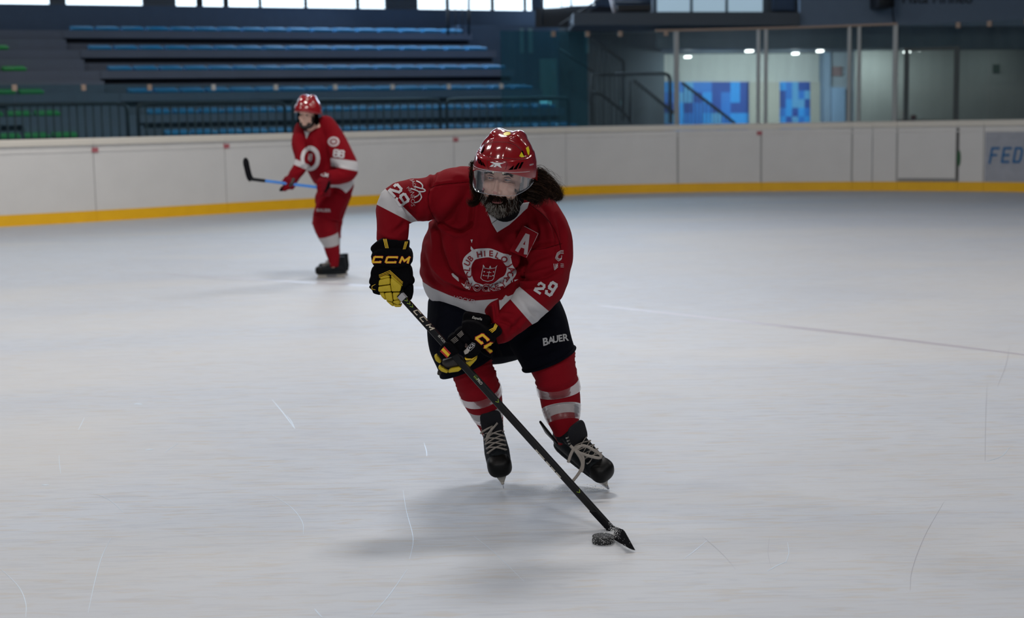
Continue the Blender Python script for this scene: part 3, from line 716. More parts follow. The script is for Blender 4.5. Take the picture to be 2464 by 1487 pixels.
tag(mk('trim_41', pbox(1803, 197, 1876, 330, 34.8, 34.9), m_cream, smooth=False), kind='structure')
tag(mk('trim_42', pbox(1951, 197, 1985, 330, 34.8, 34.9), m_cream, smooth=False), kind='structure')
tag(mk('notice', pbox(2390, 155, 2406, 176, 33.36, 33.395), M('notice_green', (.04, .07, .05)), smooth=False), 'small dark green notice on the grey wall at the far right', 'notice')
tag(mk('notice', pbox(2003, 160, 2026, 183, 34.36, 34.395), M('notice_brown', (.22, .14, .14)), smooth=False), 'reddish notice in the recess above the blue door', 'notice')
tag(mk('bag', sup(Q(2198, 282, 30.2), (.07, .06, .05)), M('bag_red', (.20, .05, .04))), 'small dark red bag on the ledge behind the gate glass', 'bag')
lamps_r = [(1655, 137, 12), (1803, 123, 14), (1914, 129, 11), (1973, 123, 11), (2182, 125, 9), (2210, 120, 13), (2290, 108, 10), (2378, 114, 13)]
lw = ['far left, above the large mural', 'beside the pair of posts', 'above the small mural', 'left of the recess', 'smallest one behind the gate glass', 'brightest one behind the gate glass', 'faint one at the right end of the gate frame', 'rightmost, at the thin glass edge']
for (x, y, r_), l_ in zip(lamps_r, lw):
    Yl = 32.3
    tag(mk('ceiling_lamp', bevel(obox(Q(x, y, Yl), (1, 0, 0), (0, 1, 0), (0, 0, 1), pm(r_, Yl)*.62, .12, .018), .008, 1), m_lamp), 'small bright ceiling lamp, '+l_, 'lamp', 'lamps under the gallery')
for i, (x, z) in enumerate(((1720, .0), (1900, 0), (2100, 0), (2240, 0), (2390, 0))):
    c = Q(x, 130, 33.0); area('gallery_lamp_light', (c.x, 34.8, c.z-.1), (c.x, 36.8, .8), .9, .4, 40 if i < 2 else (10 if i == 2 else 1.6), (.84, .96, 1))
# ---- hall shell behind and around the camera, roof
tag(mk('ceiling', box(-27, 27, -10, 48, 8.4, 8.6), M('roof', (.16, .18, .22)), smooth=False), kind='structure')
tag(mk('wall_left', box(-26.4, -26.2, -10, 48, -.5, 8.4), m_wall, smooth=False), kind='structure')
tag(mk('wall_right', box(26.2, 26.4, -10, 48, -.5, 8.4), m_wall_r, smooth=False), kind='structure')
tag(mk('wall_front', box(-26.4, 26.4, -10.2, -10, -.5, 8.4), m_wall_r, smooth=False), kind='structure')
# ================================================================ shared builders for the players
m_red_j = M('jersey_red', (.185, .002, .007), rough=.8, spec=.10, bump=.25, bscale=900, var=.06, vscale=8)
attr_mix(m_red_j, 'band', (.48, .47, .48))
m_white_j = M('print_white', (.48, .47, .48), rough=.6)
m_pink_j = M('print_pale', (.42, .35, .36), rough=.6)
m_dkred = M('print_red', (.20, .004, .010), rough=.7)
m_pants = M('pants_black', (.0022, .003, .0065), rough=.9, spec=.06, bump=.3, bscale=700)
m_pants_red = M('pants_red', (.17, .002, .007), rough=.85, spec=.08)
m_sock = M('sock_red', (.22, .003, .009), rough=.8, spec=.12, bump=.4, bscale=500, var=.05)
attr_mix(m_sock, 'band', (.46, .44, .44))
m_skin = M('skin', (.68, .43, .335), rough=.52, spec=.4, bump=.12, bscale=260, var=.10, vscale=30)
attr_mix(m_skin, 'lips', (.40, .13, .12)); attr_mix(m_skin, 'red', (.55, .25, .21))
m_skin.node_tree.nodes['Principled BSDF'].inputs['Subsurface Weight'].default_value = .08
m_skin.node_tree.nodes['Principled BSDF'].inputs['Subsurface Scale'].default_value = .01
m_hair = M('hair_dark_brown', (.012, .007, .005), rough=.8, spec=.05, var=.4, vscale=20)
m_hair2 = M('hair_brown', (.055, .024, .010), rough=.6, spec=.3)
m_grey = M('hair_grey', (.30, .28, .25), rough=.6, spec=.2)
m_helm = M('helmet_red', (.24, .006, .008), rough=.16, spec=.6, coat=.6, var=.04)
m_helm_d = M('vent_black', (.001, .001, .001), rough=.9, spec=.0)
m_yel = M('yellow_fabric', (.50, .36, .006), rough=.6, bump=.3, bscale=300, var=.08, vscale=30)
m_yelh = M('yellow_sticker', (.70, .58, .005), rough=.4)
m_glove = M('glove_black', (.0018, .0018, .0028), rough=.85, spec=.08, bump=.35, bscale=400)
m_glovel = M('glove_leather', (.022, .017, .014), rough=.5)
m_lred = M('lettering_red', (.42, .012, .008), rough=.6)
m_ly = M('lettering_yellow', (.72, .45, .01), rough=.5)
m_boot = M('boot_black', (.005, .007, .009), rough=.6, spec=.15, bump=.3, bscale=200, var=.3, vscale=40)
m_toe = M('toe_cap_black', (.002, .002, .002), rough=.45, spec=.2)
m_lace = M('laces_grey', (.36, .32, .28), rough=.85, bump=.6, bscale=900, var=.25, vscale=60)
m_hold = M('holder_white', (.42, .39, .34), rough=.45, var=.2, vscale=30)
m_steel = M('steel', (.55, .55, .58), rough=.25, metal=1)
m_shaft = M('shaft_black', (.005, .005, .006), rough=.3, spec=.3, var=.3, vscale=60)
m_shaftg = M('shaft_grey_side', (.06, .065, .065), rough=.25, spec=.5)
m_blade = M('blade_tape_black', (.002, .002, .004), rough=.75, spec=.15, bump=.4, bscale=300)
m_snow = M('snow', (.92, .92, .92), rough=.7)
m_tape = M('clear_tape', (.55, .52, .52), rough=.25, spec=.6)
def tape_mat():
    m = glass_mat('clear_sock_tape', (.95, .92, .92), .0, rough=.3, haze=.05, hcol=(.60, .57, .57)); return m
m_tapet = tape_mat()
m_visor = glass_mat('visor_clear', (.94, .94, .95), .0, rough=.02, haze=.02, hcol=(.55, .6, .66))
m_eye = M('eye_white', (.42, .38, .36), rough=.25); m_iris = M('iris_blue_grey', (.03, .06, .075), rough=.2); m_pupil = M('pupil', (.004, .004, .004), rough=.1)

def frame(origin, yaw=0, pitch=0, roll=0, scale=1.0):
    """local x right in the photo, y away, z up; the subject faces -y; yaw turns it to the photo's left when negative"""
    R = Matrix.Rotation(yaw, 4, 'Z') @ Matrix.Rotation(roll, 4, 'Y') @ Matrix.Rotation(pitch, 4, 'X')
    return Matrix.Translation(Vector(origin)) @ R @ Matrix.Scale(scale, 4)

def strands(guides, seed, mats, nseg=12, rad=.0009, curl=.006):
    """guides: (points [Vector], spread radius m, count, colour weights, tip spread factor)"""
    r = random.Random(seed); mb = MB()
    for pts, spread, cnt, wts, tipf in guides:
        s = spline([tuple(p) for p in pts], nseg)
        for _ in range(cnt):
            a = r.uniform(0, 6.28); q = spread*math.sqrt(r.random()); off = np.array([q*math.cos(a), q*r.uniform(-1, 1), q*math.sin(a)])
            L = r.uniform(.7, 1.08); ph = r.uniform(0, 6.28); fr = r.uniform(1.2, 2.8); am = curl*r.uniform(.3, 1.3); rr = rad*r.uniform(.7, 1.5)
            line = []
            for i in range(nseg):
                t = min(i/(nseg-1)*L, 1.0)*(nseg-1); k = min(int(t), nseg-2); u = t-k
                p = s[k]*(1-u)+s[k+1]*u; g = i/(nseg-1)
                f_ = 1+(tipf-1)*g
                w_ = am*g
                line.append(p+off*f_+np.array([w_*math.sin(fr*g*6.28+ph), w_*.6*math.cos(fr*g*5+ph), w_*math.cos(fr*g*6.28+ph)]))
            mi = r.choices(range(len(wts)), wts)[0]
            mb.add(tube([tuple(p) for p in line], [rr*(1-.85*(i/(nseg-1))**2) for i in range(nseg)], 3, ref=(.2, .9, .3), cap=False), mi)
    return mb

# ---------------------------------------------------------------- helmet in head space (origin midway between the eyes)
def helmet_surface(w_=.107, l_=.138, h_=.134, nu=120, nv=56, detail=1.0):
    V = []; Fc = []
    cy, cz = .085, .022
    def point(u, v):
        # u: azimuth, 0 = front (-y); v: 0 rim .. 1 crown
        rim = .014-.060*max(0, -math.cos(u)*.2+abs(math.sin(u))*.75)**1.5-.05*max(0, -math.cos(u))
        th = (v)*math.pi/2
        x, y = math.sin(u), -math.cos(u)
        ca, sa = math.cos(th), math.sin(th)
        R = 1.0
        px_, py_, pz_ = w_*x*ca**.82, l_*y*ca**.82, rim+(h_-rim)*sa**.95
        az = math.degrees(math.atan2(math.sin(u), math.cos(u)))
        d = 0
        zz = pz_
        # brim band standing proud of the shell
        band = 1/(1+math.exp((zz-(.062-.010*math.cos(u)))/.0016)); d += .0075*band
        # rear shell step and the twin raised ridges over the top
        yy = py_
        step = 1/(1+math.exp(-(yy+.075-.45*abs(px_)+(.0 if 1 else 0))/.003)); fr_ = (1-band)
        d += .005*step*fr_
        rid = math.exp(-((abs(px_)-.038)/.014)**2)*step; d += .011*rid*fr_*min(1, max(0, (zz-.075)/.03))
        val = math.exp(-(px_/.026)**2)*step; d -= .004*val*fr_
        # shallow facets on the front dome
        d += .0022*(1-step)*fr_*(1/(1+math.exp(-(abs(px_)-.030)/.0015)))*(-1)*(1 if zz < .14 else .5)
        n = Vector((x*ca/w_, y*ca/l_, sa/h_)).normalized()
        return Vector((px_, py_+0, pz_))+Vector((0, cy, cz-.0))*1+n*d*detail
    for j in range(nv):
        for i in range(nu): V.append(point(2*math.pi*i/nu, j/nv))
    V.append(point(0, 1.0)); top = len(V)-1
    for j in range(nv-1):
        for i in range(nu):
            k = (i+1) % nu; Fc.append((j*nu+i, j*nu+k, (j+1)*nu+k, (j+1)*nu+i))
    for i in range(nu): Fc.append(((nv-1)*nu+i, (nv-1)*nu+(i+1) % nu, top))
    return V, Fc
def shell(vf, t):
    """adds an inner wall so the surface has real thickness"""
    bm = bmesh.new(); vs = [bm.verts.new(p) for p in vf[0]]
    for f in vf[1]: bm.faces.new([vs[i] for i in f])
    bmesh.ops.recalc_face_normals(bm, faces=bm.faces[:])
    bmesh.ops.solidify(bm, geom=bm.faces[:], thickness=t)
    bm.verts.index_update(); r = ([v.co.copy() for v in bm.verts], [tuple(v.index for v in f.verts) for f in bm.faces]); bm.free(); return r
def visor_surface(z0=-.043, z1=.044, r_=(.111, .131), cy=.072, half=100, n=48):
    V = []; Fc = []; m = 8
    for j in range(m+1):
        for i in range(n+1):
            u = math.radians(-half+2*half*i/n); q = j/m
            low = z0+(.042*max(0, (abs(math.degrees(u))-42)/(half-42))**1.0)
            z = low+(z1-low)*q
            k = 1+.035*(1-q)*.0+.02*(q)
            V.append(Vector((r_[0]*math.sin(u)*k, cy-r_[1]*math.cos(u)*k*(1.0-.00), z)))
    for j in range(m):
        for i in range(n): Fc.append((j*(n+1)+i, j*(n+1)+i+1, (j+1)*(n+1)+i+1, (j+1)*(n+1)+i))
    return V, Fc

# ---------------------------------------------------------------- head shapes in head space
def head_parts(mx, beardless=True):
    p = []
    e = lambda c, r: p.append(xf(sup(c, r), mx))
    e((0, .085, .035), (.076, .097, .098)); e((0, .058, -.03), (.064, .070, .082)); e((0, .045, -.083), (.046, .050, .040)); e((0, .014, -.108), (.024, .022, .020))
    for s in (-1, 1):
        e((s*.041, .020, -.030), (.024, .024, .020)); e((s*.076, .090, -.018), (.009, .018, .030))
        e((s*.028, .004, .0205), (.022, .010, .0085)); e((s*.0125, -.011, -.046), (.0085, .010, .0075)); e((s*.050, .045, -.070), (.016, .03, .03))
    e((0, .012, .045), (.052, .03, .035))
    p.append(xf(tube([(0, .008, .018), (0, -.004, .0), (0, -.020, -.026), (0, -.029, -.041), (0, -.022, -.050)], [(.008, .008), (.0070, .009), (.008, .012), (.0105, .0115), (.008, .008)], 14), mx))
    e((0, .004, -.066), (.024, .016, .012)); e((0, -.0065, -.0735), (.0215, .0085, .0045)); e((0, -.0055, -.0855), (.0185, .0085, .0055)); e((0, .004, -.098), (.019, .014, .010))
    return p
EYES = ((-.0315, .0125, 0), (.0315, .0125, 0))
def head_sculpt(co, nr, mx):
    inv = np.array(mx.inverted()); L = co@inv[:3, :3].T+inv[:3, 3]; sc = 1
    d = np.zeros(len(co))
    for s in (-1, 1):
        q = ((L[:, 0]-s*.0315)/.0165)**2+((L[:, 2]-.000)/.0105)**2; fr = L[:, 1] < .03; d -= .0125*np.exp(-q*1.0)*fr
        q = ((L[:, 0]-s*.033)/.020)**2+((L[:, 2]+.0165)/.0055)**2; d += .0028*np.exp(-q)*fr
        q = ((L[:, 0]-s*.027)/.006)**2+((L[:, 2]+.052+.4*(abs(L[:, 0])-.027))/.02)**2; d -= .0018*np.exp(-q)*fr
    q = (L[:, 0]/.019)**2+((L[:, 2]+.0795)/.0032)**2; d -= .007*np.exp(-q)*(L[:, 1] < .03)
    q = (L[:, 0]/.004)**2+((L[:, 2]-.022)/.010)**2; d -= .0015*np.exp(-q)*(L[:, 1] < .03)
    co = co+nr*d[:, None]
    lips = np.exp(-(L[:, 0]/.021)**4-((L[:, 2]+.0795)/.0105)**4)*(L[:, 1] < .02)
    red = np.clip(np.exp(-(L[:, 0]/.018)**2-((L[:, 2]+.045)/.014)**2)*.62, 0, 1)*(L[:, 1] < .02)
    return co, lips, red

# ---------------------------------------------------------------- skate in its own space: toe to -y, runner on z = 0
def build_skate(root, mx, name, label, laces=True, bow=0, snow=False, top=.215):
    T = lambda vf: xf(vf, mx)
    b = [tube([(0, .135, .10), (0, .11, .10), (0, .04, .105), (0, -.04, .103), (0, -.10, .095), (0, -.135, .09)],
              [(.022, .030), (.038, .042), (.044, .045), (.049, .044), (.047, .037), (.034, .026)], 20, ref=(0, 0, 1)),
         tube([(0, .095, .085), (0, .087, .13), (0, .082, .155), (0, .078, top-.012), (0, .077, top)], [(.036, .048), (.036, .052), (.040, .054), (.045, .056), (.046, .056)], 20, ref=(0, 1, 0)),
         sup((0, .0, .062), (.040, .135, .010), (.3, .5)), tube([(0, .06, .17), (0, .0, .150), (0, -.05, .135)], [(.038, .03), (.039, .022), (.038, .018)], 16, ref=(0, 0, 1))]
    co, fc, nr = remesh([T(x) for x in b], .0045, 2)
    sk = mk(name, (co, fc), m_boot, root); sk['label'] = label
    def sub(n_, vf, mt, sm=True):
        return mk(n_, vf, mt, sk, smooth=sm)
    cap = MB(); cap.add(T(sup((0, -.112, .092), (.0475, .044, .041), (.75, .8), nu=32, nv=18))); sub('toe_cap', cap, m_toe)
    mb = MB(); mb.add(T(xf(sup((0, 0, 0), (.042, .008, .050), (.5, .6)), Matrix.Translation((0, .006, .208)) @ Matrix.Rotation(-.22, 4, 'X')))); sub('tongue', mb, M('tongue', (.012, .012, .015), rough=.7, spec=.15, bump=.3, bscale=150))
    # holder: two towers and the rail, narrowing downwards
    h = MB()
    for y0, y1 in ((-.135, -.045), (.045, .125)):
        a = [(-.022, y0+.004, .056), (.022, y0+.004, .056), (.022, y1, .056), (-.022, y1, .056)]; c = [(-.005, y0-.002, .020), (.005, y0-.002, .020), (.005, y1-.01, .020), (-.005, y1-.01, .020)]
        h.add(T(bevel((a+c, [(0, 1, 2, 3), (7, 6, 5, 4), (4, 5, 1, 0), (5, 6, 2, 1), (6, 7, 3, 2), (7, 4, 0, 3)]), .003, 1)))
    h.add(T(bevel(box(-.006, .006, -.140, .125, .016, .028), .003, 1))); sub('blade_holder', h, m_hold)
    prof = [(-.150, .012), (-.146, .004), (-.135, .0008), (-.10, 0), (.10, 0), (.120, .002), (.130, .010), (.128, .018), (-.144, .022)]
    V = [(x, y, z) for x in (-.0018, .0018) for y, z in prof]; n = len(prof)
    sub('runner', T((V, [tuple(range(n)), tuple(reversed(range(n, 2*n)))]+[(i, i+n, (i+1) % n+n, (i+1) % n) for i in range(n)])), m_steel, False)
    if laces:
        line = [(-.082, .137), (-.062, .143), (-.042, .149), (-.022, .156), (-.003, .165), (.010, .180), (.015, .192), (.019, .206)]
        lm = MB(); em = MB(); r = random.Random(4)
        for i, (y, z) in enumerate(line):
            w_ = .036+.0007*i
            for s in (-1, 1):
                em.add(T(sup((s*w_, y+.006, z-.004), (.0035, .0035, .0035), nu=8, nv=6)))
                j = min(i+1, len(line)-1); y2, z2 = line[j]
                if i < len(line)-1 or 1:
                    h_ = .006+.003*r.random()
                    pts = [(s*w_, y+.004, z-.006), (s*w_*.72, y-.002, z+.005+h_*.4), (0, (y+y2)/2-.005, (z+z2)/2+.006+h_), (-s*w_*.72, y2-.004, z2+.004+h_*.4), (-s*w_, y2+.004, z2-.006)]
                    q = [tuple(a) for a in spline(pts, 12)]
                    lm.add(T(tube(q, [(.0058, .0018)]*12, 6, ref=(0, 1, .35))))
        yb, zb = .002, .214
        if bow:
            pass
        elif bow is None:
            for s, pts in ((1, [(0, 0, 0), (bow*.03, -.03, .012), (bow*.075, -.055, .0), (bow*.085, -.058, -.010), (bow*.05, -.04, -.014), (0, -.004, -.004)]),
                           (1, [(0, -.004, 0), (-bow*.012, -.022, -.03), (-bow*.022, -.045, -.075), (-bow*.036, -.055, -.118)]),
                           (1, [(0, -.004, 0), (bow*.004, -.024, -.03), (-bow*.004, -.035, -.065), (-bow*.020, -.050, -.112)])):
                q = [(a[0], a[1]+yb-.012, a[2]+zb-.02) for a in spline(pts, 16)]
                lm.add(T(tube(q, [(.0055, .002)]*16, 6, ref=(0, 1, .2))))
        else:
            for pts in ([(0, 0, 0), (-.02, -.012, .002), (-.042, -.018, -.004), (-.048, -.02, -.01)], [(0, 0, 0), (-.012, -.014, -.02), (-.028, -.02, -.045), (-.036, -.02, -.066)], [(.022, 0, .012), (.0, -.014, .0), (-.02, -.016, -.02), (-.03, -.014, -.045)]):
                q = [(a[0], a[1]+yb-.010, a[2]+zb-.012) for a in spline(pts, 12)]
                lm.add(T(tube(q, [(.0055, .002)]*12, 6, ref=(0, 1, .2))))
        sub('laces', lm, m_lace); sub('eyelets', em, M('eyelet', (.35, .36, .36), rough=.3, metal=.8))
    if snow:
        r = random.Random(9); sm_ = MB()
        for _ in range(90):
            a, b_ = r.uniform(-1, 1), r.uniform(-1, 1)
            if a*a+b_*b_ > 1: continue
            p = Vector((a*.042, -.112-.043*math.sqrt(max(0, 1-a*a-b_*b_)), .092+b_*.038)); k = r.uniform(.0006, .0019)
            sm_.add(T(sup(p, (k, k, k), nu=6, nv=4)))
        o = sub('snow_specks', sm_, m_snow); o['kind'] = 'stuff'
    return sk

def sock_tube(root, rows, bands, label=None, wr=.003, seed=1, name='sock', n=40, res=90, ref=(0, 1, 0), wrinkle_to=.45):
    """tube with knitted bands; bands are (from, to) as fractions of the length"""
    s = spline(rows, res); pts = [P(a[0], a[1], a[2]) for a in s]; r = random.Random(seed)
    rr = [(pm(a[3], a[2]), a[4]) for a in s]
    V, Fc = tube(pts, rr, n, ref=ref)
    V = [Vector(v) for v in V]; t = np.repeat(np.arange(res)/(res-1), n)
    wv = [(r.uniform(.02, wrinkle_to), r.uniform(.006, .014), r.uniform(0, 6.28), r.uniform(.5, 1.5)) for _ in range(14)]
    for i in range(res):
        g = i/(res-1)
        for k in range(n):
            a = 2*math.pi*k/n; d = 0
            for c, wd, ph, am in wv:
                cc = c+.018*math.sin(a*1.0+ph); d += am*math.exp(-((g-cc)/wd)**2)*(.5+.5*math.sin(a*1.5+ph*2))
            v = V[i*n+k]; V[i*n+k] = v+(v-pts[i]).normalized()*(d*wr)
    band = np.zeros(len(V))
    for a, b in bands: band = np.maximum(band, np.clip((.5-np.abs((t-(a+b)/2))/(b-a))*30+.5, 0, 1))
    o = mk(name, (V, Fc), m_sock, root, attrs={'band': band})
    if label: o['label'] = label
    return o, (V, Fc), pts, rr
# ================================================================ the near player
base = G(1330, 1165)
hp = Vector(P(1199, 431, 5.50)); HM = frame(hp, yaw=math.radians(-17), pitch=math.radians(7), roll=math.radians(7))
HMi = HM.inverted()
def H(x, y, z): return HM @ Vector((x, y, z))

# ---- continuous body: head, neck, trunk, limbs, hands and feet as one skin
body = head_parts(HM)
body.append(tube([H(0, .075, -.07), H(0, .10, -.12), P(1214, 476, 5.90), P(1200, 560, 5.98)], [(.050, .053), (.050, .050), (.050, .050), (.09, .08)], 18))
body += [ptube([(1205, 480, 5.90, 62, .09), (1190, 560, 5.98, 88, .12), (1180, 650, 6.08, 78, .12), (1182, 730, 6.16, 82, .12), (1188, 790, 6.2, 78, .12)], rnd=True),
         ptube([(1130, 470, 5.92, 34, .06), (1085, 475, 5.90, 32, .055), (1010, 490, 5.86, 27, .045), (955, 500, 5.82, 24, .04), (945, 545, 5.78, 22, .036), (942, 600, 5.73, 16, .028), (941, 640, 5.70, 20, .022), (942, 690, 5.68, 18, .02)]),
         ptube([(1270, 490, 5.92, 34, .06), (1310, 560, 5.87, 32, .055), (1330, 630, 5.83, 27, .045), (1315, 685, 5.78, 25, .042), (1262, 735, 5.70, 23, .038), (1205, 785, 5.62, 17, .028), (1160, 810, 5.58, 20, .022), (1120, 830, 5.57, 16, .02)]),
         ptube([(1150, 780, 6.15, 48, .085), (1130, 840, 6.02, 42, .07), (1140, 900, 5.98, 33, .055), (1160, 960, 6.03, 30, .05), (1180, 1020, 6.08, 22, .036), (1190, 1070, 6.10, 20, .034)]),
         ptube([(1250, 780, 6.17, 50, .085), (1310, 840, 6.05, 43, .07), (1332, 900, 5.98, 33, .055), (1346, 960, 6.01, 30, .05), (1358, 1030, 5.94, 19, .03), (1363, 1068, 5.975, 18, .03)])]
co, fc, nr = remesh(body, .0032, 2)
co, lips, red_ = head_sculpt(co, nr, HM)
person = mk('person', (co, fc), m_skin, base=base, attrs={'lips': lips, 'red': red_})
tag(person, 'bearded long-haired hockey player in red number 29 jersey and black pants, skating with the puck', 'person')

# ---- eyes and lids
for s, (ex, ey, ez) in zip((-1, 1), EYES):
    c = Vector((ex, ey+.001, ez)); look = Vector((-.16, -1, .02)).normalized()
    o = mk('eye', xf(sup(c, (.0125,)*3, nu=28, nv=18), HM), m_eye, person)
    d = look; a = d.orthogonal().normalized(); b = d.cross(a)
    for nm, r_, k, mt in (('iris', .0066, .0112, m_iris), ('pupil', .0026, .0120, m_pupil)):
        v = [c+d*(k+.0012)]+[c+d*math.sqrt(max(0, .0126**2-r_**2))*1.003+(a*math.cos(q)+b*math.sin(q))*r_ for q in [2*math.pi*i/20 for i in range(20)]]
        mk(nm, xf((v, [(0, i+1, (i+1) % 20+1) for i in range(20)]), HM), mt, o)
    for nm, zz, th, yf in (('eyelid', 1, .0024, 1.12), ('eyelid', -1, .0020, 1.08)):
        pts = []
        for i in range(15):
            q = math.radians(-72+144*i/14); x = .0155*math.sin(q); z = zz*(.0056 if zz > 0 else .0056)*math.cos(q)**.8
            yy = -math.sqrt(max(1e-6, .0132**2-min(x, .0128)**2*.8-z*z))
            pts.append(c+Vector((x, yy, z)))
        mk(nm, xf(tube(pts, [th*(.5+.5*math.cos(math.radians(-72+144*i/14))) for i in range(15)], 8, ref=(0, 1, 0)), HM), m_skin, o)
# ---- brows, moustache and beard
r = random.Random(21); g = []
bw = MB()
def hair_patch(mb, n, sampler, length, rad, wts, seed, droop=(0, 0, -1), jit=.4, curl=.002):
    r = random.Random(seed)
    for _ in range(n):
        p, nrm, dr = sampler(r); d = (Vector(nrm)*.55+Vector(dr)+Vector((r.uniform(-jit, jit), r.uniform(-jit, jit), r.uniform(-jit, jit)))).normalized()
        L = length*r.uniform(.5, 1.2); pts = []; side = Vector((r.uniform(-1, 1), r.uniform(-1, 1), r.uniform(-1, 1)))*curl
        for i in range(5):
            t = i/4; pts.append(Vector(p)+d*L*t+Vector(dr)*L*.3*t*t+side*math.sin(t*3.1))
        rr = rad*r.uniform(.7, 1.4); mb.add(xf(tube(pts, [rr, rr, rr*.9, rr*.7, rr*.25], 3, ref=(.3, .2, .9), cap=False), HM), r.choices(range(len(wts)), wts)[0])
def brow(r):
    s = r.choice((-1, 1)); x = r.uniform(.010, .048); return (s*x, -.0045+max(0, x-.03)*.35, .0205+.10*(x-.01)-max(0, x-.034)*.55+r.uniform(-.0028, .0028)), (0, -.6, .1), (s*.9, 0, .15)
hair_patch(bw, 420, brow, .010, .0005, (1, 0, 0), 3)
mk('eyebrows', bw, m_hair, person)
bt = BVHTree.FromPolygons([tuple(p) for p in co], fc)
def onface(x, z, y0=-.2):
    o = H(x, y0, z); d = (H(x, 1, z)-o).normalized(); h = bt.ray_cast(o, d, .5)
    if h[0] is None: return None, None
    return HMi @ h[0], (HMi.to_3x3() @ h[1]).normalized()
bd = MB()
def beard(r):
    while 1:
        x = r.uniform(-.066, .066); z = r.uniform(-.124, -.030)
        edge = -.074-.012*math.exp(-(x/.03)**2) if abs(x) < .049 else -.074+(abs(x)-.049)*(5.5 if abs(x) > .061 else .6)
        inm = abs(x) < .025 and -.0885 < z < -.070 and (x/.0235)**2+((z+.0795)/.0088)**2 < 1
        mous = abs(x) < .033 and -.074 < z < -.058-abs(x)*.12
        if (z < edge or mous) and not inm:
            p, n = onface(x, z)
            if p is not None: break
    if n.y > .3: n.y = .3
    return p, (n.x, n.y, n.z), (x*5, -.10, -1)
hair_patch(bd, 4200, beard, .013, .0005, (8, 1, 0), 5, jit=.75, curl=.004)
def chin(r):
    while 1:
        a = r.gauss(0, .026); z = r.uniform(-.126, -.093)+abs(a)*.25
        p, n = onface(a, max(z, -.122))
        if p is not None: break
    return p+n*.006, (n.x, min(n.y, 0), n.z), (a*4, -.12, -1)
hair_patch(bd, 1300, chin, .017, .0005, (3, 1, 5), 6, jit=.7, curl=.005)
def sidegrey(r):
    while 1:
        s = r.choice((-1, 1, 1)); x = s*r.uniform(.035, .062); z = r.uniform(-.10, -.06); p, n = onface(x, z)
        if p is not None: return p+n*.008, (n.x, min(n.y, 0), n.z), (s*.1, -.1, -1)
hair_patch(bd, 200, sidegrey, .011, .0005, (2, 1, 3), 8, jit=.4)
# soft dark mass under the strands keeps the beard dense
for c, r_ in (((0, .014, -.112), (.030, .026, .022)), ((-.030, .026, -.100), (.026, .030, .026)), ((.030, .026, -.100), (.026, .030, .026)), ((-.050, .05, -.078), (.018, .028, .040)), ((.050, .05, -.078), (.018, .028, .040)), ((0, .03, -.128), (.042, .040, .020)), ((0, .012, -.122), (.034, .028, .018))):
    bd.add(xf(sup(c, r_), HM), 0)
mk('beard', bd, [m_hair, m_hair2, m_grey], person)

# ---- long hair: right-hand mass blown sideways, left lock hanging
def K(px, py, Y): return P(px, py, Y)
gd = []
W1 = (6, 2)
for (y0, y1, x1, yb, n, spd, dep) in ((408, 420, 1318, 470, 150, .022, 5.60), (420, 432, 1335, 478, 150, .024, 5.62), (436, 446, 1330, 470, 170, .026, 5.62), (452, 462, 1310, 480, 170, .026, 5.62), (466, 476, 1290, 488, 150, .022, 5.6), (430, 425, 1300, 455, 120, .028, 5.66)):
    gd.append(([K(1262, y0, dep-.04), K(1285, y1-4, dep), K((x1+1285)/2, y1, dep+.02), K(x1, (y1+yb)/2, dep+.03), K(x1+6, yb, dep+.03)], spd, n, W1, .9))
gd += [([K(1290, 440, 5.62), K(1325, 462, 5.62), K(1342, 478, 5.62), K(1352, 468, 5.61), K(1350, 446, 5.6)], .007, 60, W1, .5),
       ([K(1290, 455, 5.62), K(1322, 470, 5.63), K(1340, 480, 5.63), K(1353, 472, 5.62)], .008, 60, W1, .6),
       ([K(1290, 430, 5.62), K(1318, 436, 5.62), K(1334, 446, 5.62), K(1340, 462, 5.6), K(1334, 474, 5.6)], .009, 60, W1, .7),
       ([K(1280, 415, 5.62), K(1300, 420, 5.62), K(1316, 436, 5.62), K(1322, 458, 5.62), K(1312, 470, 5.6)], .012, 80, W1, 1.0),
       ([K(1280, 412, 5.64), K(1300, 410, 5.64), K(1325, 430, 5.64), K(1350, 452, 5.64)], .014, 16, W1, 2.2),
       ([K(1150, 400, 5.62), K(1138, 412, 5.62), K(1139, 440, 5.60), K(1144, 470, 5.58), K(1140, 492, 5.57)], .010, 150, (8, 1), 1.3),
       ([K(1156, 440, 5.58), K(1152, 460, 5.57), K(1150, 480, 5.56), K(1134, 490, 5.56), K(1130, 480, 5.56)], .010, 90, (8, 1), .8),
       ([K(1150, 398, 5.64), K(1138, 392, 5.66), K(1134, 404, 5.66), K(1136, 430, 5.64)], .008, 50, (6, 2), .9)]
gd = [(a, b, int(n*1.9), w_, t) for a, b, n, w_, t in gd]
hr = strands(gd, 31, 2, nseg=16, rad=.00055, curl=.011)
for rows in ([(1272, 425, 5.64, 20, .03), (1292, 437, 5.66, 24, .035), (1308, 455, 5.67, 18, .03), (1314, 470, 5.67, 9, .02)], [(1262, 450, 5.62, 22, .03), (1278, 472, 5.65, 15, .03), (1286, 480, 5.66, 8, .02)], [(1150, 420, 5.66, 9, .03), (1150, 450, 5.63, 11, .03), (1147, 480, 5.61, 8, .02)]):
    hr.add(ptube(rows, 14, 14), 0)
mk('hair', hr, [m_hair, m_hair2], person)

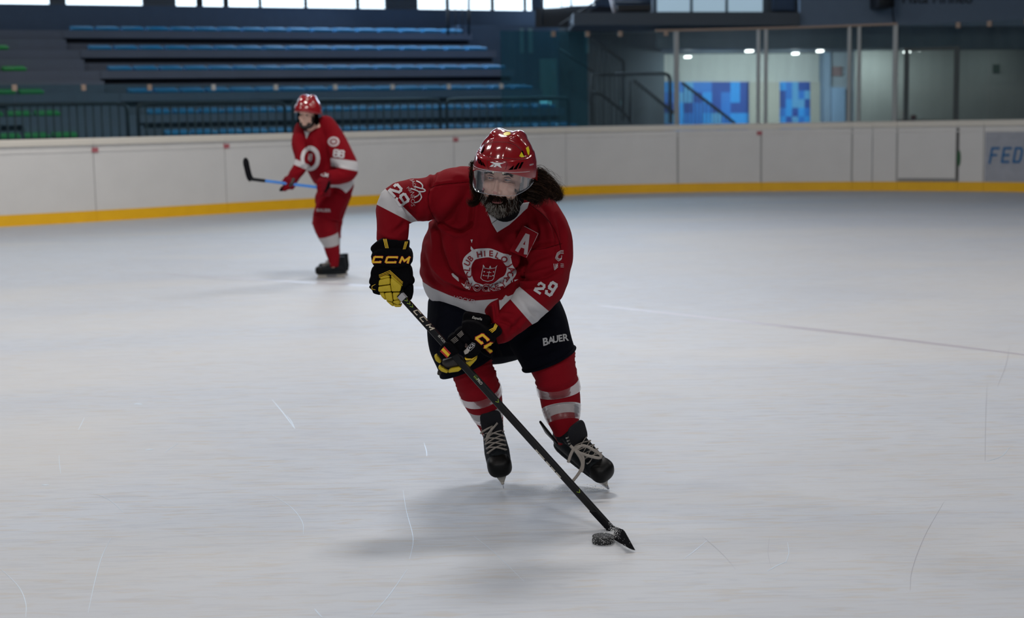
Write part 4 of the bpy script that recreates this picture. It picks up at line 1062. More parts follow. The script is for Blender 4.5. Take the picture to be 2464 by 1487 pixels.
# ---- helmet with visor
hs = shell(helmet_surface(), -.004)
HH = HM @ Matrix.Translation((0, 0, .004))
helmet = mk('helmet', xf(hs, HH), m_helm, person); helmet['label'] = 'glossy dark red helmet with yellow stickers'
ht = Target(([HH @ v for v in hs[0]], hs[1]))
decal('lettering', [[(1179, 390), (1196, 391.5), (1215, 392), (1203, 395.5), (1207, 403.5), (1194, 396)], [(1179, 390), (1186, 389), (1207, 403), (1206, 404)],
                    [(1178, 401), (1184, 396), (1190, 395.5), (1185, 401.5)], [(1187, 402), (1191, 396.5), (1196, 398), (1193, 402)]], ht, M('logo_white', (.6, .6, .6)), helmet, maxe=4, off=.001)
m_seamh = M('helmet_seam', (.06, .002, .003), rough=.5)
vents = []
for q in ([(1149.5, 381), (1152, 382), (1156, 395), (1152, 393)], [(1154, 383), (1157, 385), (1163, 398), (1157, 397)], [(1160, 388), (1163, 391), (1168.5, 401), (1164, 399)],
          [(1223, 409), (1237, 397), (1234, 408)], [(1235, 408), (1247, 392), (1251, 391), (1243, 407)], [(1247, 406), (1254, 390.5), (1260, 389.5), (1252, 405)]): vents.append(q)
decal('vents', vents+[[(1161, 362), (1166, 352), (1167, 353), (1163, 366), (1156, 370)], [(1257, 362), (1263, 378), (1262, 379), (1254, 364)]], ht, m_helm_d, helmet, maxe=4, off=.0012)
for q in (circ(1220, 322, 9, 4.2, 16, -8), [(1249, 376), (1256, 363), (1260, 371), (1263, 378), (1255, 379)], [(1265, 356), (1271, 352), (1274, 362), (1273, 373), (1270, 372)]): decal('sticker', [q], ht, m_yelh, helmet, maxe=4, off=.0016)
decal('lettering', [ptext('REEBOK', 1279, 396, 5, 14, sx=.55)], ht, m_white_j, helmet, maxe=3, off=.001)
for pts in ([(1164, 347), (1180, 343), (1200, 341.5), (1222, 343), (1240, 349), (1253, 360), (1258, 366)], [(1173, 375), (1190, 377), (1205, 378.5), (1225, 381), (1250, 384), (1268, 383)], [(1172, 385), (1173, 401), (1177, 407)], [(1172, 385), (1195, 386), (1218, 388)], [(1218, 388), (1220, 396), (1216, 408)]):
    decal('seam', line_poly([tuple(a) for a in spline(pts, 10)], .9), ht, m_seamh, helmet, maxe=4, off=.0006)
vs = shell(visor_surface(), .0016)
VM = HM @ Matrix.Translation((0, -.004, -.006)) @ Matrix.Rotation(math.radians(-2), 4, 'X')
visor = mk('visor', xf(vs, VM), m_visor, helmet)
rimv = visor_surface(); n_ = 49; ed = [VM @ rimv[0][i] for i in range(n_)]; tp_ = [VM @ rimv[0][8*n_+i] for i in range(n_)]
mk('visor_edge', tube(tp_, .0011, 6), M('edge_clear', (.45, .40, .42), rough=.2), helmet)
mk('visor_edge', tube(ed, .0008, 6), M('edge_clear2', (.30, .32, .36), rough=.2), helmet)
for px, py in ((1180.5, 411.5), (1208, 414.5)):
    h = HMi @ P(px, py, 5.40)
    u = math.atan2(h.x, .128); q = VM @ Vector((.118*math.sin(u)*1.02, .072-.135*math.cos(u), .040))
    mk('screw', xf(sup((0, 0, 0), (.0042, .0030, .0042), nu=14, nv=8), Matrix.Translation(q)), M('screw', (.5, .5, .42), rough=.3, metal=.8), helmet)
strap = [H(.083, .04, .02), H(.080, .045, -.03), H(.070, .04, -.075), H(.045, .03, -.105)]
mk('chin_strap', tube([tuple(a) for a in spline([tuple(p) for p in strap], 12)], [(.004, .0012)]*12, 6), m_glove, helmet)

# ---- jersey
jp = [ptube([(1198, 452, 5.92, 70, .085), (1196, 480, 5.92, 112, .13), (1193, 520, 5.95, 140, .165), (1188, 560, 5.98, 155, .19), (1178, 610, 6.03, 163, .21), (1172, 660, 6.08, 163, .225), (1174, 705, 6.12, 158, .225), (1178, 728, 6.14, 153, .215), (1179, 737, 6.15, 148, .20)], 40, 30, rnd=False),
      ptube([(1150, 455, 5.97, 55, .10), (1110, 452, 5.95, 52, .105), (1075, 465, 5.91, 56, .10), (1035, 478, 5.88, 53, .09), (1000, 483, 5.86, 53, .085), (968, 486, 5.83, 52, .08), (948, 500, 5.81, 44, .075), (944, 530, 5.78, 38, .07), (944, 560, 5.75, 38, .062), (944, 578, 5.735, 37, .058), (943, 588, 5.73, 34, .052)], 30, 34, rnd=False),
      ptube([(1100, 440, 5.93, 40, .07), (1095, 436, 5.93, 34, .06), (1085, 434, 5.93, 25, .05)], 20, 10),
      ptube([(1250, 480, 5.96, 55, .10), (1290, 520, 5.93, 60, .11), (1312, 570, 5.89, 61, .11), (1322, 620, 5.86, 58, .105), (1318, 665, 5.82, 52, .10), (1300, 700, 5.77, 50, .09), (1268, 735, 5.71, 44, .078), (1232, 768, 5.66, 39, .068), (1204, 789, 5.63, 36, .062), (1190, 799, 5.61, 33, .055)], 30, 34, rnd=False),
      ptube([(1262, 482, 5.96, 40, .07), (1300, 510, 5.96, 42, .08), (1330, 545, 5.94, 36, .07), (1340, 580, 5.92, 30, .06)], 20, 12)]
jc, jf, jn = remesh(jp, .0065, 4)
inw = [([(1195, 560), (1150, 640), (1140, 700)], 9, -.004), ([(1248, 560), (1262, 620), (1240, 665)], 7, -.016), ([(1268, 600), (1300, 590), (1345, 585)], 5, -.007), ([(1262, 640), (1300, 618), (1330, 612)], 8, -.008),
       ([(1245, 650), (1262, 672), (1310, 664), (1345, 650)], 6, -.011), ([(1060, 535), (1085, 552), (1110, 556), (1135, 540)], 5, -.013), ([(1040, 520), (1052, 560), (1056, 610)], 6, -.010),
       ([(1058, 560), (1062, 620), (1085, 670), (1130, 705)], 9, -.012), ([(1028, 590), (1045, 640), (1075, 690), (1110, 712)], 8, .007), ([(1140, 470), (1136, 520), (1128, 560)], 6, -.008), ([(1150, 560), (1148, 600), (1160, 640)], 8, .004),
       ([(1045, 420), (1040, 440), (1036, 452)], 5, -.012), ([(1036, 452), (1060, 443), (1100, 440), (1135, 437)], 3, -.0035), ([(1034, 455), (1030, 485), (1042, 520)], 3.2, -.004),
       ([(972, 482), (978, 505), (995, 520)], 6, -.014), ([(960, 515), (985, 525), (1010, 540)], 6, -.006), ([(945, 560), (965, 545), (975, 530)], 6, -.006), ([(915, 560), (935, 572), (960, 575)], 6, .004),
       ([(1290, 500), (1318, 540), (1330, 590)], 8, .007), ([(1272, 505), (1290, 550), (1288, 585)], 7, -.008), ([(1340, 520), (1352, 560), (1352, 610)], 6, -.007), ([(1315, 520), (1335, 560), (1340, 600), (1336, 650)], 4, -.004),
       ([(1250, 690), (1290, 685), (1320, 668)], 6, -.008), ([(1195, 770), (1220, 775), (1245, 795)], 5, -.006), ([(1200, 757), (1235, 760)], 6, .005), ([(1225, 800), (1245, 780), (1262, 760)], 6, -.005),
       ([(1130, 715), (1180, 712), (1215, 690)], 7, -.008), ([(1080, 700), (1130, 728), (1200, 718)], 5, -.006), ([(1205, 570), (1225, 600), (1232, 640)], 9, -.008), ([(1270, 740), (1295, 760)], 7, -.007), ([(1240, 715), (1275, 755)], 8, .004),
       ([(1022, 620), (1040, 690), (1070, 722)], 7, -.006), ([(1110, 585), (1120, 650), (1160, 700)], 12, .006), ([(1090, 420), (1120, 425)], 8, .004), ([(1005, 440), (1015, 470), (1005, 505)], 9, -.006), ([(1100, 470), (1075, 500), (1062, 530)], 14, .006)]
jc = crease(jc, jn, [(a, b_, h*1.7) for a, b_, h in inw])
def side_arm(x, y): return ((1262-1160)*(y-820)-(640-820)*(x-1160))/206.9
# soft overall cloth waviness
nz = .0022*(np.sin(jc[:, 0]*41+jc[:, 2]*23)+np.sin(jc[:, 2]*37-jc[:, 1]*31+1.3)+.6*np.sin(jc[:, 0]*83+jc[:, 2]*61)); jc = jc+jn*nz[:, None]*.8
jpx, jpy = proj_np(jc)
bot = np.interp(jpx, [1000, 1018, 1030, 1050, 1080, 1110, 1150, 1200, 1240, 1262], [704, 708, 721, 729, 734, 738, 742, 742, 742, 752])
k_ = np.where((jpy > 640) & (side_arm(jpx, jpy) < 0), (jpy-640)*((bot-640)/141.-1), 0); jc[:, 2] -= k_*jc[:, 1]/F
jpx, jpy = proj_np(jc)
def side(a, b): return ((b[0]-a[0])*(jpy-a[1])-(b[1]-a[1])*(jpx-a[0]))/math.hypot(b[0]-a[0], b[1]-a[1])
# hem band, elbow band on the raised arm, forearm band on the low arm (signed distances in the cloth)
hemline = np.interp(jpx, [990, 1010, 1020, 1040, 1080, 1102, 1128, 1189, 1223, 1240], [655, 672, 680, 693, 710, 718, 724.5, 720, 713, 706])
arm_l = (side((1180, 762), (1300, 560)) > 0)
right_arm = (jpy > 640) & (jpx > 1160) & (jc[:, 1] < np.interp(jpx, [1180, 1220, 1260, 1300], [5.74, 5.78, 5.83, 5.88]))
hem = np.clip((jpy-hemline)/16+.5, 0, 1)*(~right_arm)*(jpx < 1240)
hem = np.where((jpx >= 1240), np.clip((jpy-712)/16+.5, 0, 1)*(jc[:, 1] > 6.0), hem)
eu = side((925, 452), (1006, 533)); el = side((915, 500), (1010, 545)); eb = np.clip(np.minimum(eu, -side((910, 494), (972, 526)))/16+.5, 0, 1)*(jpx < 1020)*(jpy > 440)*(jpy < 560)
fu = side((1250, 690), (1315, 744)); fl = side((1220, 711), (1280, 780)); fb = np.clip(np.minimum(fu, -fl)/16+.5, 0, 1)*right_arm
jersey = mk('jersey', (jc, jf), m_red_j, person, attrs={'band': np.maximum(np.maximum(hem, eb), fb)})
jersey['label'] = 'red jersey with white hem, cuffs bands and club crest'
JT = Target((jc, jf))
# neckline, patch and prints
for pts in ([(1036, 452), (1060, 444), (1100, 440), (1137, 437)], [(1034, 455), (1030, 480), (1036, 510), (1052, 535)], [(1268, 487), (1310, 520), (1338, 560), (1350, 600)], [(1280, 600), (1310, 598), (1352, 586)]):
    decal('seam', line_poly([tuple(a) for a in spline(pts, 14)], 1.1), JT, M('seam_dark_red', (.05, .001, .003), rough=.9, spec=.05), jersey, off=.0012, maxe=4)
cl = decal('collar', [[(1170, 498), (1180, 508), (1190, 517), (1203, 526), (1225, 516), (1243, 505), (1258, 489), (1273, 487), (1268, 500), (1250, 518), (1225, 541), (1196, 559), (1183, 537)]], JT, M('collar_white', (.45, .44, .45), rough=.6), jersey, off=.006, thick=.003, maxe=6)
decal('collar_seam', line_poly([(1183.5, 537), (1196, 528), (1205, 523)], 1.0), JT, m_glove, jersey, off=.0105, maxe=6)
pc4 = [(1258.7, 541.5), (1296.4, 561.6), (1266.8, 621), (1226.5, 604)]; py4 = []
for x, y in pc4: py4.append(JT.hit(x, y)[0].y-.012)
py4[2] = min(py4[2], py4[3])-.02; py4[1] -= .012; py4[3] -= .01
V = []; Fc = []; n_ = 10
for k in (0, 1):
    for j in range(n_+1):
        for i in range(n_+1):
            u, v = i/n_, j/n_; bw4 = ((1-u)*(1-v), u*(1-v), u*v, (1-u)*v)
            x, y, Y = (sum(b_*q[0] for b_, q in zip(bw4, pc4)), sum(b_*q[1] for b_, q in zip(bw4, pc4)), sum(b_*q for b_, q in zip(bw4, py4)))
            V.append(P(x, y, Y-.010*math.sin(math.pi*u)*math.sin(math.pi*v)+k*.003))
m_ = (n_+1)**2
for j in range(n_):
    for i in range(n_):
        a = j*(n_+1)+i; Fc.append((a, a+n_+1, a+n_+2, a+1)); Fc.append((m_+a, m_+a+1, m_+a+n_+2, m_+a+n_+1))
per = [i for i in range(n_+1)]+[j*(n_+1)+n_ for j in range(1, n_+1)]+[n_*(n_+1)+i for i in range(n_-1, -1, -1)]+[j*(n_+1) for j in range(n_-1, 0, -1)]
for a, b_ in zip(per, per[1:]+per[:1]): Fc.append((a, b_, m_+b_, m_+a))
patch = mk('captain_patch', (V, Fc), M('patch_red', (.20, .003, .008), rough=.75, spec=.12), jersey, smooth=False)
PTc = Target((V, Fc))
decal('patch_letter', glyph('A', 1262, 585.5, 39, -19, .54, .22), PTc, m_pink_j, patch, off=.001, maxe=5) if 0 else decal('patch_letter', glyph('A', 1262, 585.5, 39, -19, .54, .22), PTc, m_pink_j, jersey, off=.001, maxe=5)
decal('patch_edge', line_poly([(1262, 544.5), (1295, 562), (1281, 592), (1267, 619)], 1.0), PTc, m_pink_j, jersey, off=.001, maxe=5)
def ring(outer, inner, n=60):
    o = spline(outer+[outer[0]], n); i = spline(inner+[inner[0]], n); v = [tuple(a) for a in o]+[tuple(a) for a in i]
    f = []
    for k in range(n-1): f += [(k, k+1, n+k+1), (k, n+k+1, n+k)]
    return (v, f)
def C(x, y): return (1080+x/8.26, 560+y/8.26)
outer = [C(*p) for p in ((270, 600), (300, 500), (380, 415), (520, 328), (780, 308), (920, 342), (1080, 410), (1210, 450), (1270, 640), (1345, 770), (1285, 905), (1110, 1040), (900, 1090), (700, 1060), (460, 1050), (380, 900), (300, 740))]
inner = [C(*p) for p in ((440, 700), (465, 620), (500, 565), (560, 520), (780, 487), (900, 515), (1030, 530), (1100, 610), (1150, 700), (1110, 840), (1010, 905), (880, 1000), (720, 1040), (640, 1020), (520, 970), (470, 880), (445, 790))]
crest = decal('crest', [ring(outer, inner)], JT, m_white_j, jersey, off=.0018, maxe=4)
lt = []
for ch, x, y, a in (('C', 400, 835, 72), ('L', 365, 720, 80), ('U', 370, 600, 62), ('B', 432, 508, 45), ('H', 608, 425, 10), ('I', 715, 413, 5), ('E', 842, 410, -2), ('L', 968, 452, -24), ('O', 1100, 525, -38), ('J', 1205, 640, -58), ('A', 1250, 735, -70), ('C', 1215, 820, -80), ('A', 1165, 910, -60)):
    c = C(x, y); lt.append(ptext(ch, c[0], c[1], 19, a, bold=.03))
decal('crest_letters', lt, JT, m_dkred, jersey, off=.003, maxe=4)
lo = []
for ch, x, y, a in (('H', 385, 1035, -25), ('O', 560, 1080, -5), ('C', 725, 1095, 0), ('K', 850, 1085, 8), ('E', 960, 1065, 18), ('Y', 1080, 1010, 30)):
    c = C(x, y); lo.append(ptext(ch, c[0], c[1], 24, a, bold=.045))
decal('crest_letters', lo, JT, m_white_j, jersey, off=.003, maxe=4)
decal('crest_letters', [ptext(ch, C(x, y)[0], C(x, y)[1], 24, a, bold=.005) for ch, x, y, a in (('H', 385, 1035, -25), ('O', 560, 1080, -5), ('C', 725, 1095, 0), ('K', 850, 1085, 8), ('E', 960, 1065, 18), ('Y', 1080, 1010, 30))], JT, m_dkred, jersey, off=.0045, maxe=4)
sh = []
for pts in ([(680, 690), (635, 900), (680, 945), (770, 965), (860, 945), (890, 910), (940, 690), (800, 715), (680, 690)], [(805, 760), (775, 905)], [(760, 780), (840, 790)], [(720, 850), (850, 862)]):
    sh += line_poly([C(*p) for p in pts], 1.3)
for x, y in ((705, 770), (690, 845), (890, 775), (878, 850)): sh.append(circ(*C(x, y), 1.9, 1.4))
for q in ([(685, 630), (715, 680), (675, 675)], [(825, 648), (845, 698), (795, 696)], [(965, 640), (925, 680), (950, 685)]): sh.append([C(*p) for p in q])
decal('crest_shield', sh, JT, m_white_j, jersey, off=.0022, maxe=4)
for q in ([(50, 815), (80, 800), (190, 890), (200, 970), (180, 965), (75, 870)], [(240, 1000), (330, 1100), (400, 1080), (440, 1090), (350, 1115), (320, 1095)], [(430, 135), (478, 132), (460, 205)], [(440, 265), (500, 330), (460, 365), (430, 320)], [(1110, 1030), (1230, 960), (1240, 985), (1130, 1065), (1095, 1062)], [(1258, 930), (1275, 928), (1272, 978), (1258, 982)], [(1300, 935), (1380, 928), (1310, 968)], [(1190, 465), (1240, 440), (1240, 475)]): decal('crest_stick', [[C(*p) for p in q]], JT, m_white_j, jersey, off=.0022, maxe=4)
decal('hem_lettering', [ptext('HOCKEY', 1120, 721, 13, -12, bold=.0, sx=1.1)], JT, m_pink_j, jersey, off=.002, maxe=4)
# sleeves: numbers and logos
decal('number', glyph('2', 952, 458, 24, -48, .75, .26)+glyph('9', 968, 481, 25, -56, .78, .24), JT, m_white_j, jersey, off=.002, maxe=4)
D = lambda x, y: (900+x/9.29, 400+y/9.29)
lg = []
for pts in ([(950, 335), (1030, 370), (1085, 430), (1080, 490)], [(905, 455), (1010, 490), (1110, 510), (1150, 545), (1100, 570), (1000, 570)], [(825, 500), (960, 550), (1010, 600), (980, 650), (910, 690)], [(1010, 560), (1040, 640), (1060, 700), (1000, 780), (912, 812)]):
    lg += line_poly([D(*p) for p in [tuple(a) for a in spline(pts, 9)]], 3.0)
decal('sleeve_logo', lg, JT, m_white_j, jersey, off=.002, maxe=4)
decal('sleeve_lettering', [ptext('JACA', *D(880, 405), 11, -72, bold=-.01), ptext('PIRI', *D(790, 530), 10, -50, bold=-.01), ptext('NEOS', *D(862, 735), 14, -88, bold=-.01)], JT, m_pink_j, jersey, off=.002, maxe=4)
decal('number', glyph('2', 1299, 693, 22, -34, .62, .27)+glyph('9', 1326, 695, 30, -32, .45, .22), JT, m_white_j, jersey, off=.002, maxe=4)
E = lambda x, y: (1240+x/7.825, 540+y/7.825)
lg = []
for k in range(3):
    lg += line_poly([E(905, 492+28*k), E(850-6*k, 496+26*k), E(790+8*k, 540+22*k), E(750+22*k, 640)], 1.2)
    lg += line_poly([E(760+20*k, 650-8*k), E(810+15*k, 690-20*k), E(850+8*k, 670-22*k), E(870, 640-25*k)], 1.1)
    lg += line_poly([E(720+28*k, 745), E(735+16*k, 855-26*k), E(800, 800-30*k)], 1.1); lg += line_poly([E(850, 745+28*k), E(905, 748+28*k)], 1.1)
decal('sleeve_logo', lg, JT, m_white_j, jersey, off=.002, maxe=4)

# ---- dark undershirt at the neck
mk('undershirt', tube([H(0, .094, -.10), H(0, .108, -.125), P(1216, 488, 5.90)], [(.056, .056), (.057, .056), (.056, .050)], 24), m_glove, person)
decal('undershirt_neck', [[(1171, 500), (1185, 478), (1262, 474), (1259, 489), (1243, 505), (1225, 516), (1203, 526), (1190, 517)]], JT, m_glove, jersey, off=.002, maxe=5)
# ---- padded pants
pp = [ptube([(1180, 700, 6.17, 128, .17), (1182, 745, 6.17, 140, .17), (1185, 785, 6.17, 138, .16)], 30, 12),
      ptube([(1110, 735, 6.12, 82, .14), (1102, 785, 6.05, 76, .135), (1102, 825, 6.01, 72, .125), (1113, 856, 5.99, 69, .115), (1123, 879, 5.99, 69, .115)], 30, 22, rnd=False),
      ptube([(1262, 740, 6.12, 88, .14), (1288, 785, 6.06, 80, .135), (1302, 820, 6.02, 74, .125), (1313, 845, 6.0, 70, .118), (1321, 863, 6.0, 69, .118)], 30, 22, rnd=False)]
pc, pf, pn = remesh(pp, .0065, 3)
pc = crease(pc, pn, [([(1060, 770), (1100, 800), (1120, 850)], 14, .006), ([(1250, 820), (1290, 800), (1330, 770)], 8, -.006), ([(1350, 740), (1362, 790), (1372, 820)], 9, .005), ([(1050, 860), (1090, 870), (1150, 860)], 6, .004), ([(1262, 860), (1320, 845), (1372, 830)], 4, -.005), ([(1270, 770), (1310, 790), (1340, 800)], 10, -.005)])
pants = mk('hockey_pants', (pc, pf), m_pants, person)
PT = Target((pc, pf))
decal('lettering', [ptext('B', 1312, 822, 25, 14, bold=.03, shear=.15, sx=1.0), ptext('A', 1325, 818.5, 22, 12, bold=.03, shear=.1, sx=.9), ptext('U', 1337, 816, 22, 10, bold=.03, shear=.1, sx=.9), ptext('E', 1348.5, 814, 22, 8, bold=.03, sx=.9), ptext('R', 1361, 812, 23, 6, bold=.03, sx=.95)], PT, M('logo_grey', (.42, .42, .42)), pants, off=.002, maxe=4)
for rows in (pp[1], pp[2]):
    ring_ = [Vector(v) for v in rows[0][-30:]]; cc = sum(ring_, Vector())/30
    mk('hem', tube([cc+(v-cc)*.985 for v in ring_], .0075, 8, ref=(.1, .3, 1), close=True), m_pants, pants)

# ---- socks, tape
s1, v1, _, _ = sock_tube(person, [(1128, 845, 6.00, 52, .085), (1135, 885, 5.98, 51, .085), (1148, 920, 5.98, 50, .082), (1160, 955, 6.01, 49, .078), (1172, 990, 6.05, 40, .066), (1181, 1020, 6.09, 31, .055), (1188, 1050, 6.11, 25, .045)], [(.565, .68)], 'red sock with white stripe, on the leg behind the stick', seed=3)
s2, v2, _, _ = sock_tube(person, [(1322, 830, 6.02, 56, .09), (1328, 870, 5.99, 57, .09), (1338, 905, 5.98, 51, .085), (1346, 945, 6.0, 50, .08), (1351, 982, 5.985, 47, .072), (1356, 1012, 5.95, 39, .058), (1360, 1042, 5.94, 28, .044), (1363, 1072, 5.975, 20, .034)], [(.555, .695)], 'red sock with white stripe and clear tape, on the forward leg', seed=5, wr=.004)
def tapeband(sock, rows, r0, g=.0022, t0=0, t1=1, name='tape'):
    s = spline(rows, 90); a, b = int(t0*89), int(t1*89); pts = [P(*x[:3]) for x in s[a:b+1]]; rr = [(pm(x[3], x[2])+g+.0007*math.sin(i*1.9), x[4]+g) for i, x in enumerate(s[a:b+1])]
    mk(name, tube(pts, rr, 40, cap=False), m_tapet, sock)
R1 = [(1128, 845, 6.00, 52, .085), (1135, 885, 5.98, 51, .085), (1148, 920, 5.98, 50, .082), (1160, 955, 6.01, 49, .078), (1172, 990, 6.05, 40, .066), (1181, 1020, 6.09, 31, .055), (1188, 1050, 6.11, 25, .045)]
R2 = [(1322, 830, 6.02, 56, .09), (1328, 870, 5.99, 57, .09), (1338, 905, 5.98, 51, .085), (1346, 945, 6.0, 50, .08), (1351, 982, 5.985, 47, .072), (1356, 1012, 5.95, 39, .058), (1360, 1042, 5.94, 28, .044), (1363, 1072, 5.975, 20, .034)]
tapeband(s1, R1, 0, t0=.41, t1=.49, g=.005); tapeband(s1, R1, 0, t0=.655, t1=.71)
tapeband(s2, R2, 0, t0=.33, t1=.43, g=.006); tapeband(s2, R2, 0, t0=.57, t1=.74)

# ---- skates
def skate_mx(g, yaw, roll, pitch, sc=1.06):
    R_ = Matrix.Rotation(math.radians(yaw), 4, 'Z') @ Matrix.Rotation(math.radians(roll), 4, 'Y') @ Matrix.Rotation(math.radians(pitch), 4, 'X') @ Matrix.Scale(sc, 4)
    return Matrix.Translation(Vector((g.x, g.y, .004))-R_ @ Vector((0, -.149, .006))) @ R_
g1 = G(1212, 1178); K1 = skate_mx(g1, 3, -9, 26)
sk1 = build_skate(person, K1, 'skate', 'skate seen from the front, lower left of the stick', bow=0, top=.17)
g2 = G(1466, 1180); K2 = skate_mx(g2, 33, -27, 28)
sk2 = build_skate(person, K2, 'skate', 'skate leaning on its edge with a snowy toe and untidy lace bow', bow=1, snow=True, top=.150)
bm_ = MB()
for pts in ([(1382, 1078), (1405, 1072), (1428, 1083), (1446, 1095), (1443, 1102), (1424, 1099), (1396, 1090), (1384, 1082)], [(1382, 1080), (1397, 1103), (1401, 1120), (1392, 1140), (1376, 1160)], [(1380, 1080), (1373, 1095), (1367, 1113)],
            [(1386, 1084), (1402, 1098), (1403, 1120), (1399, 1136)], [(1372, 1072), (1380, 1079), (1390, 1084)], [(1378, 1083), (1388, 1079), (1396, 1074)]):
    q = [tuple(P(a[0], a[1], 5.79)) for a in spline(pts, 16)]; bm_.add(tube(q, [(.0060, .0022)]*16, 8))
mk('lace_bow', bm_, m_lace, sk2)
for kx, nm in ((K2, sk2),):
    mk('ankle_flap', xf(bevel(([(-.060, .05, .165), (-.056, .12, .175), (-.072, .13, .25), (-.086, .06, .245), (-.070, .05, .165), (-.066, .12, .175), (-.082, .13, .25), (-.096, .06, .245)], [(0, 1, 2, 3), (7, 6, 5, 4), (0, 4, 5, 1), (1, 5, 6, 2), (2, 6, 7, 3), (3, 7, 4, 0)]), .004, 2), kx), m_toe, nm)

# ---- stick
A = P(962, 708, 5.63); B = P(1470, 1272, 5.30)
stick = tag(empty('hockey_stick', Vector((B.x, B.y, 0))), 'long black hockey stick in the near player\'s gloves, blade on the ice', 'hockey stick')
ax = (B-A).normalized(); wx = ax.cross(Vector((0, 1, 0))).normalized(); wx = (wx*math.cos(.25)+ax.cross(wx)*math.sin(.25)).normalized(); wy = ax.cross(wx)
def along(t, a=0, b=0): return A+(B-A)*t+wx*a+wy*b
V = []; Fc = []; N = 14; prof = [(-.0125, -.0075), (-.0100, -.0100), (.0100, -.0100), (.0125, -.0075), (.0125, .0075), (.0100, .0100), (-.0100, .0100), (-.0125, .0075)]
for i in range(N+1):
    for a, b in prof: V.append(along(i/N, a, b))
for i in range(N):
    for k in range(8): q = (k+1) % 8; Fc.append((i*8+k, i*8+q, (i+1)*8+q, (i+1)*8+k))
Fc += [tuple(range(8)), tuple(N*8+k for k in reversed(range(8)))]
mk('shaft', (V, Fc), m_shaft, stick, smooth=False)
ST = Target((V, Fc))
mk('butt_tape', ([along(t, a*1.08, b*1.1) for t in (.004, .014, .024) for a, b in prof], [(i*8+k, i*8+(k+1) % 8, (i+1)*8+(k+1) % 8, (i+1)*8+k) for i in range(2) for k in range(8)]+[tuple(range(8)), tuple(16+k for k in reversed(range(8)))]), M('butt_tape', (.35, .34, .36), rough=.7), stick, smooth=False)
def onshaft(x, y): return (x, y)
sa = math.degrees(math.atan2(-(1272-708), 1470-962)); dxs, dys = 508/760., 564/760.
def sl(t, off): return (962+508*t+dys*off, 708+564*t-dxs*off)
decal('lettering', sum([glyph(ch, *sl(t, 2.0), 9.5, sa, wd, .26, shear=.45) for ch, t, wd in (('C', .080, 1.25), ('C', .109, 1.25), ('M', .142, 1.5))], []), ST, M('print_cream', (.55, .48, .38)), stick, off=.0006, maxe=5)
decal('lettering', [ptext('85 FLEX GRIP', *sl(.205, 3), 7.5, sa, sx=.9)]+[ptext('PRO', *sl(.375, 2), 9, sa, bold=.03)], ST, M('print_grey', (.40, .38, .34)), stick, off=.0006, maxe=5)
gr = []
for t in (.028, .041, .054, .46, .845): c = sl(t, 2.5); gr += line_poly([sl(t-.004, 6.5), sl(t+.004, 2.5), sl(t-.004, -1.5)], 1.2)
for k in range(4): gr += line_poly([sl(.352+.0045*k, 6), sl(.352+.0045*k, -1)], 1.2)
decal('chevrons', gr, ST, M('print_green', (.28, .42, .02)), stick, off=.0006, maxe=5)
dash = []
for a, b in ((.655, .668), (.672, .695), (.705, .722), (.728, .745), (.752, .772)): dash += line_poly([sl(a, -7.5), sl(b, -7.5)], 3.2)
decal('side_print', dash, ST, M('print_cream2', (.45, .42, .36)), stick, off=.0006, maxe=5)
# blade: curved slab from heel to toe with its lower edge on the ice
h0 = G(1472, 1297); t0_ = G(1527, 1329)
ht0 = P(1486, 1269, h0.y+.012); tt0 = P(1505, 1278, t0_.y+.030); bdn = (t0_-h0).cross(ht0-h0).normalized()
Bd = []; Fb = []; nb_ = 16
for i in range(nb_+1):
    q = i/nb_; bow_ = bdn*(.012*math.sin(q*math.pi)); lo_ = h0.lerp(t0_, q)+bow_+Vector((0, 0, .003+.006*max(0, (q-.8)/.2)**2)); hi_ = ht0.lerp(tt0, q)+bow_*.6-(ht0-h0)*(.12*max(0, (q-.85)/.15)**2)
    for p_, k in ((lo_, -.0034), (lo_, .0034), (hi_, .0028), (hi_, -.0028)): Bd.append(p_+bdn*k)
for i in range(nb_):
    for k in range(4): q = (k+1) % 4; Fb.append((i*4+k, i*4+q, (i+1)*4+q, (i+1)*4+k))
Fb += [(0, 1, 2, 3), tuple(nb_*4+k for k in (3, 2, 1, 0))]
mk('blade', (Bd, Fb), m_blade, stick, smooth=False)
A3 = lambda pts: [(1400+x/12.39, 1230+y/12.39) for x, y in pts]
mk('hosel', qpad(A3([(440, 10), (700, 330), (860, 450), (1090, 530), (1260, 572), (1220, 700), (1050, 800), (905, 760), (750, 590), (215, 10)]), 5.285, .014, .004), m_blade, stick)
# ---- puck with snow
pk = G(1452, 1312); pkm = MB(); V = []; Fc = []; n = 48; pr = [(.0, 0), (.0362, 0), (.0381, .002), (.0381, .0234), (.0362, .0254), (0, .0254)]
for rr_, z in pr[1:-1]:
    for k in range(n): V.append((pk.x+rr_*math.cos(2*math.pi*k/n), pk.y+.038+rr_*math.sin(2*math.pi*k/n)-.006, z+.0005))
for i in range(3):
    for k in range(n): q = (k+1) % n; Fc.append((i*n+k, i*n+q, (i+1)*n+q, (i+1)*n+k))
Fc += [tuple(reversed(range(n))), tuple(3*n+k for k in range(n))]
puck = tag(mk('puck', (V, Fc), M('puck_rubber', (.010, .011, .012), rough=.55, bump=.5, bscale=500), base=(pk.x, pk.y+.03, 0), sharp=50), 'black rubber puck flecked with snow beside the stick blade', 'puck')
r = random.Random(77); sn = MB()
for _ in range(110):
    a = r.uniform(math.pi, 2*math.pi); z = r.random()*.0245
    k = r.uniform(.0004, .0012); sn.add(sup((pk.x+.0382*math.cos(a), pk.y+.032+.0382*math.sin(a), z+.001), (k, k, k), nu=6, nv=4))
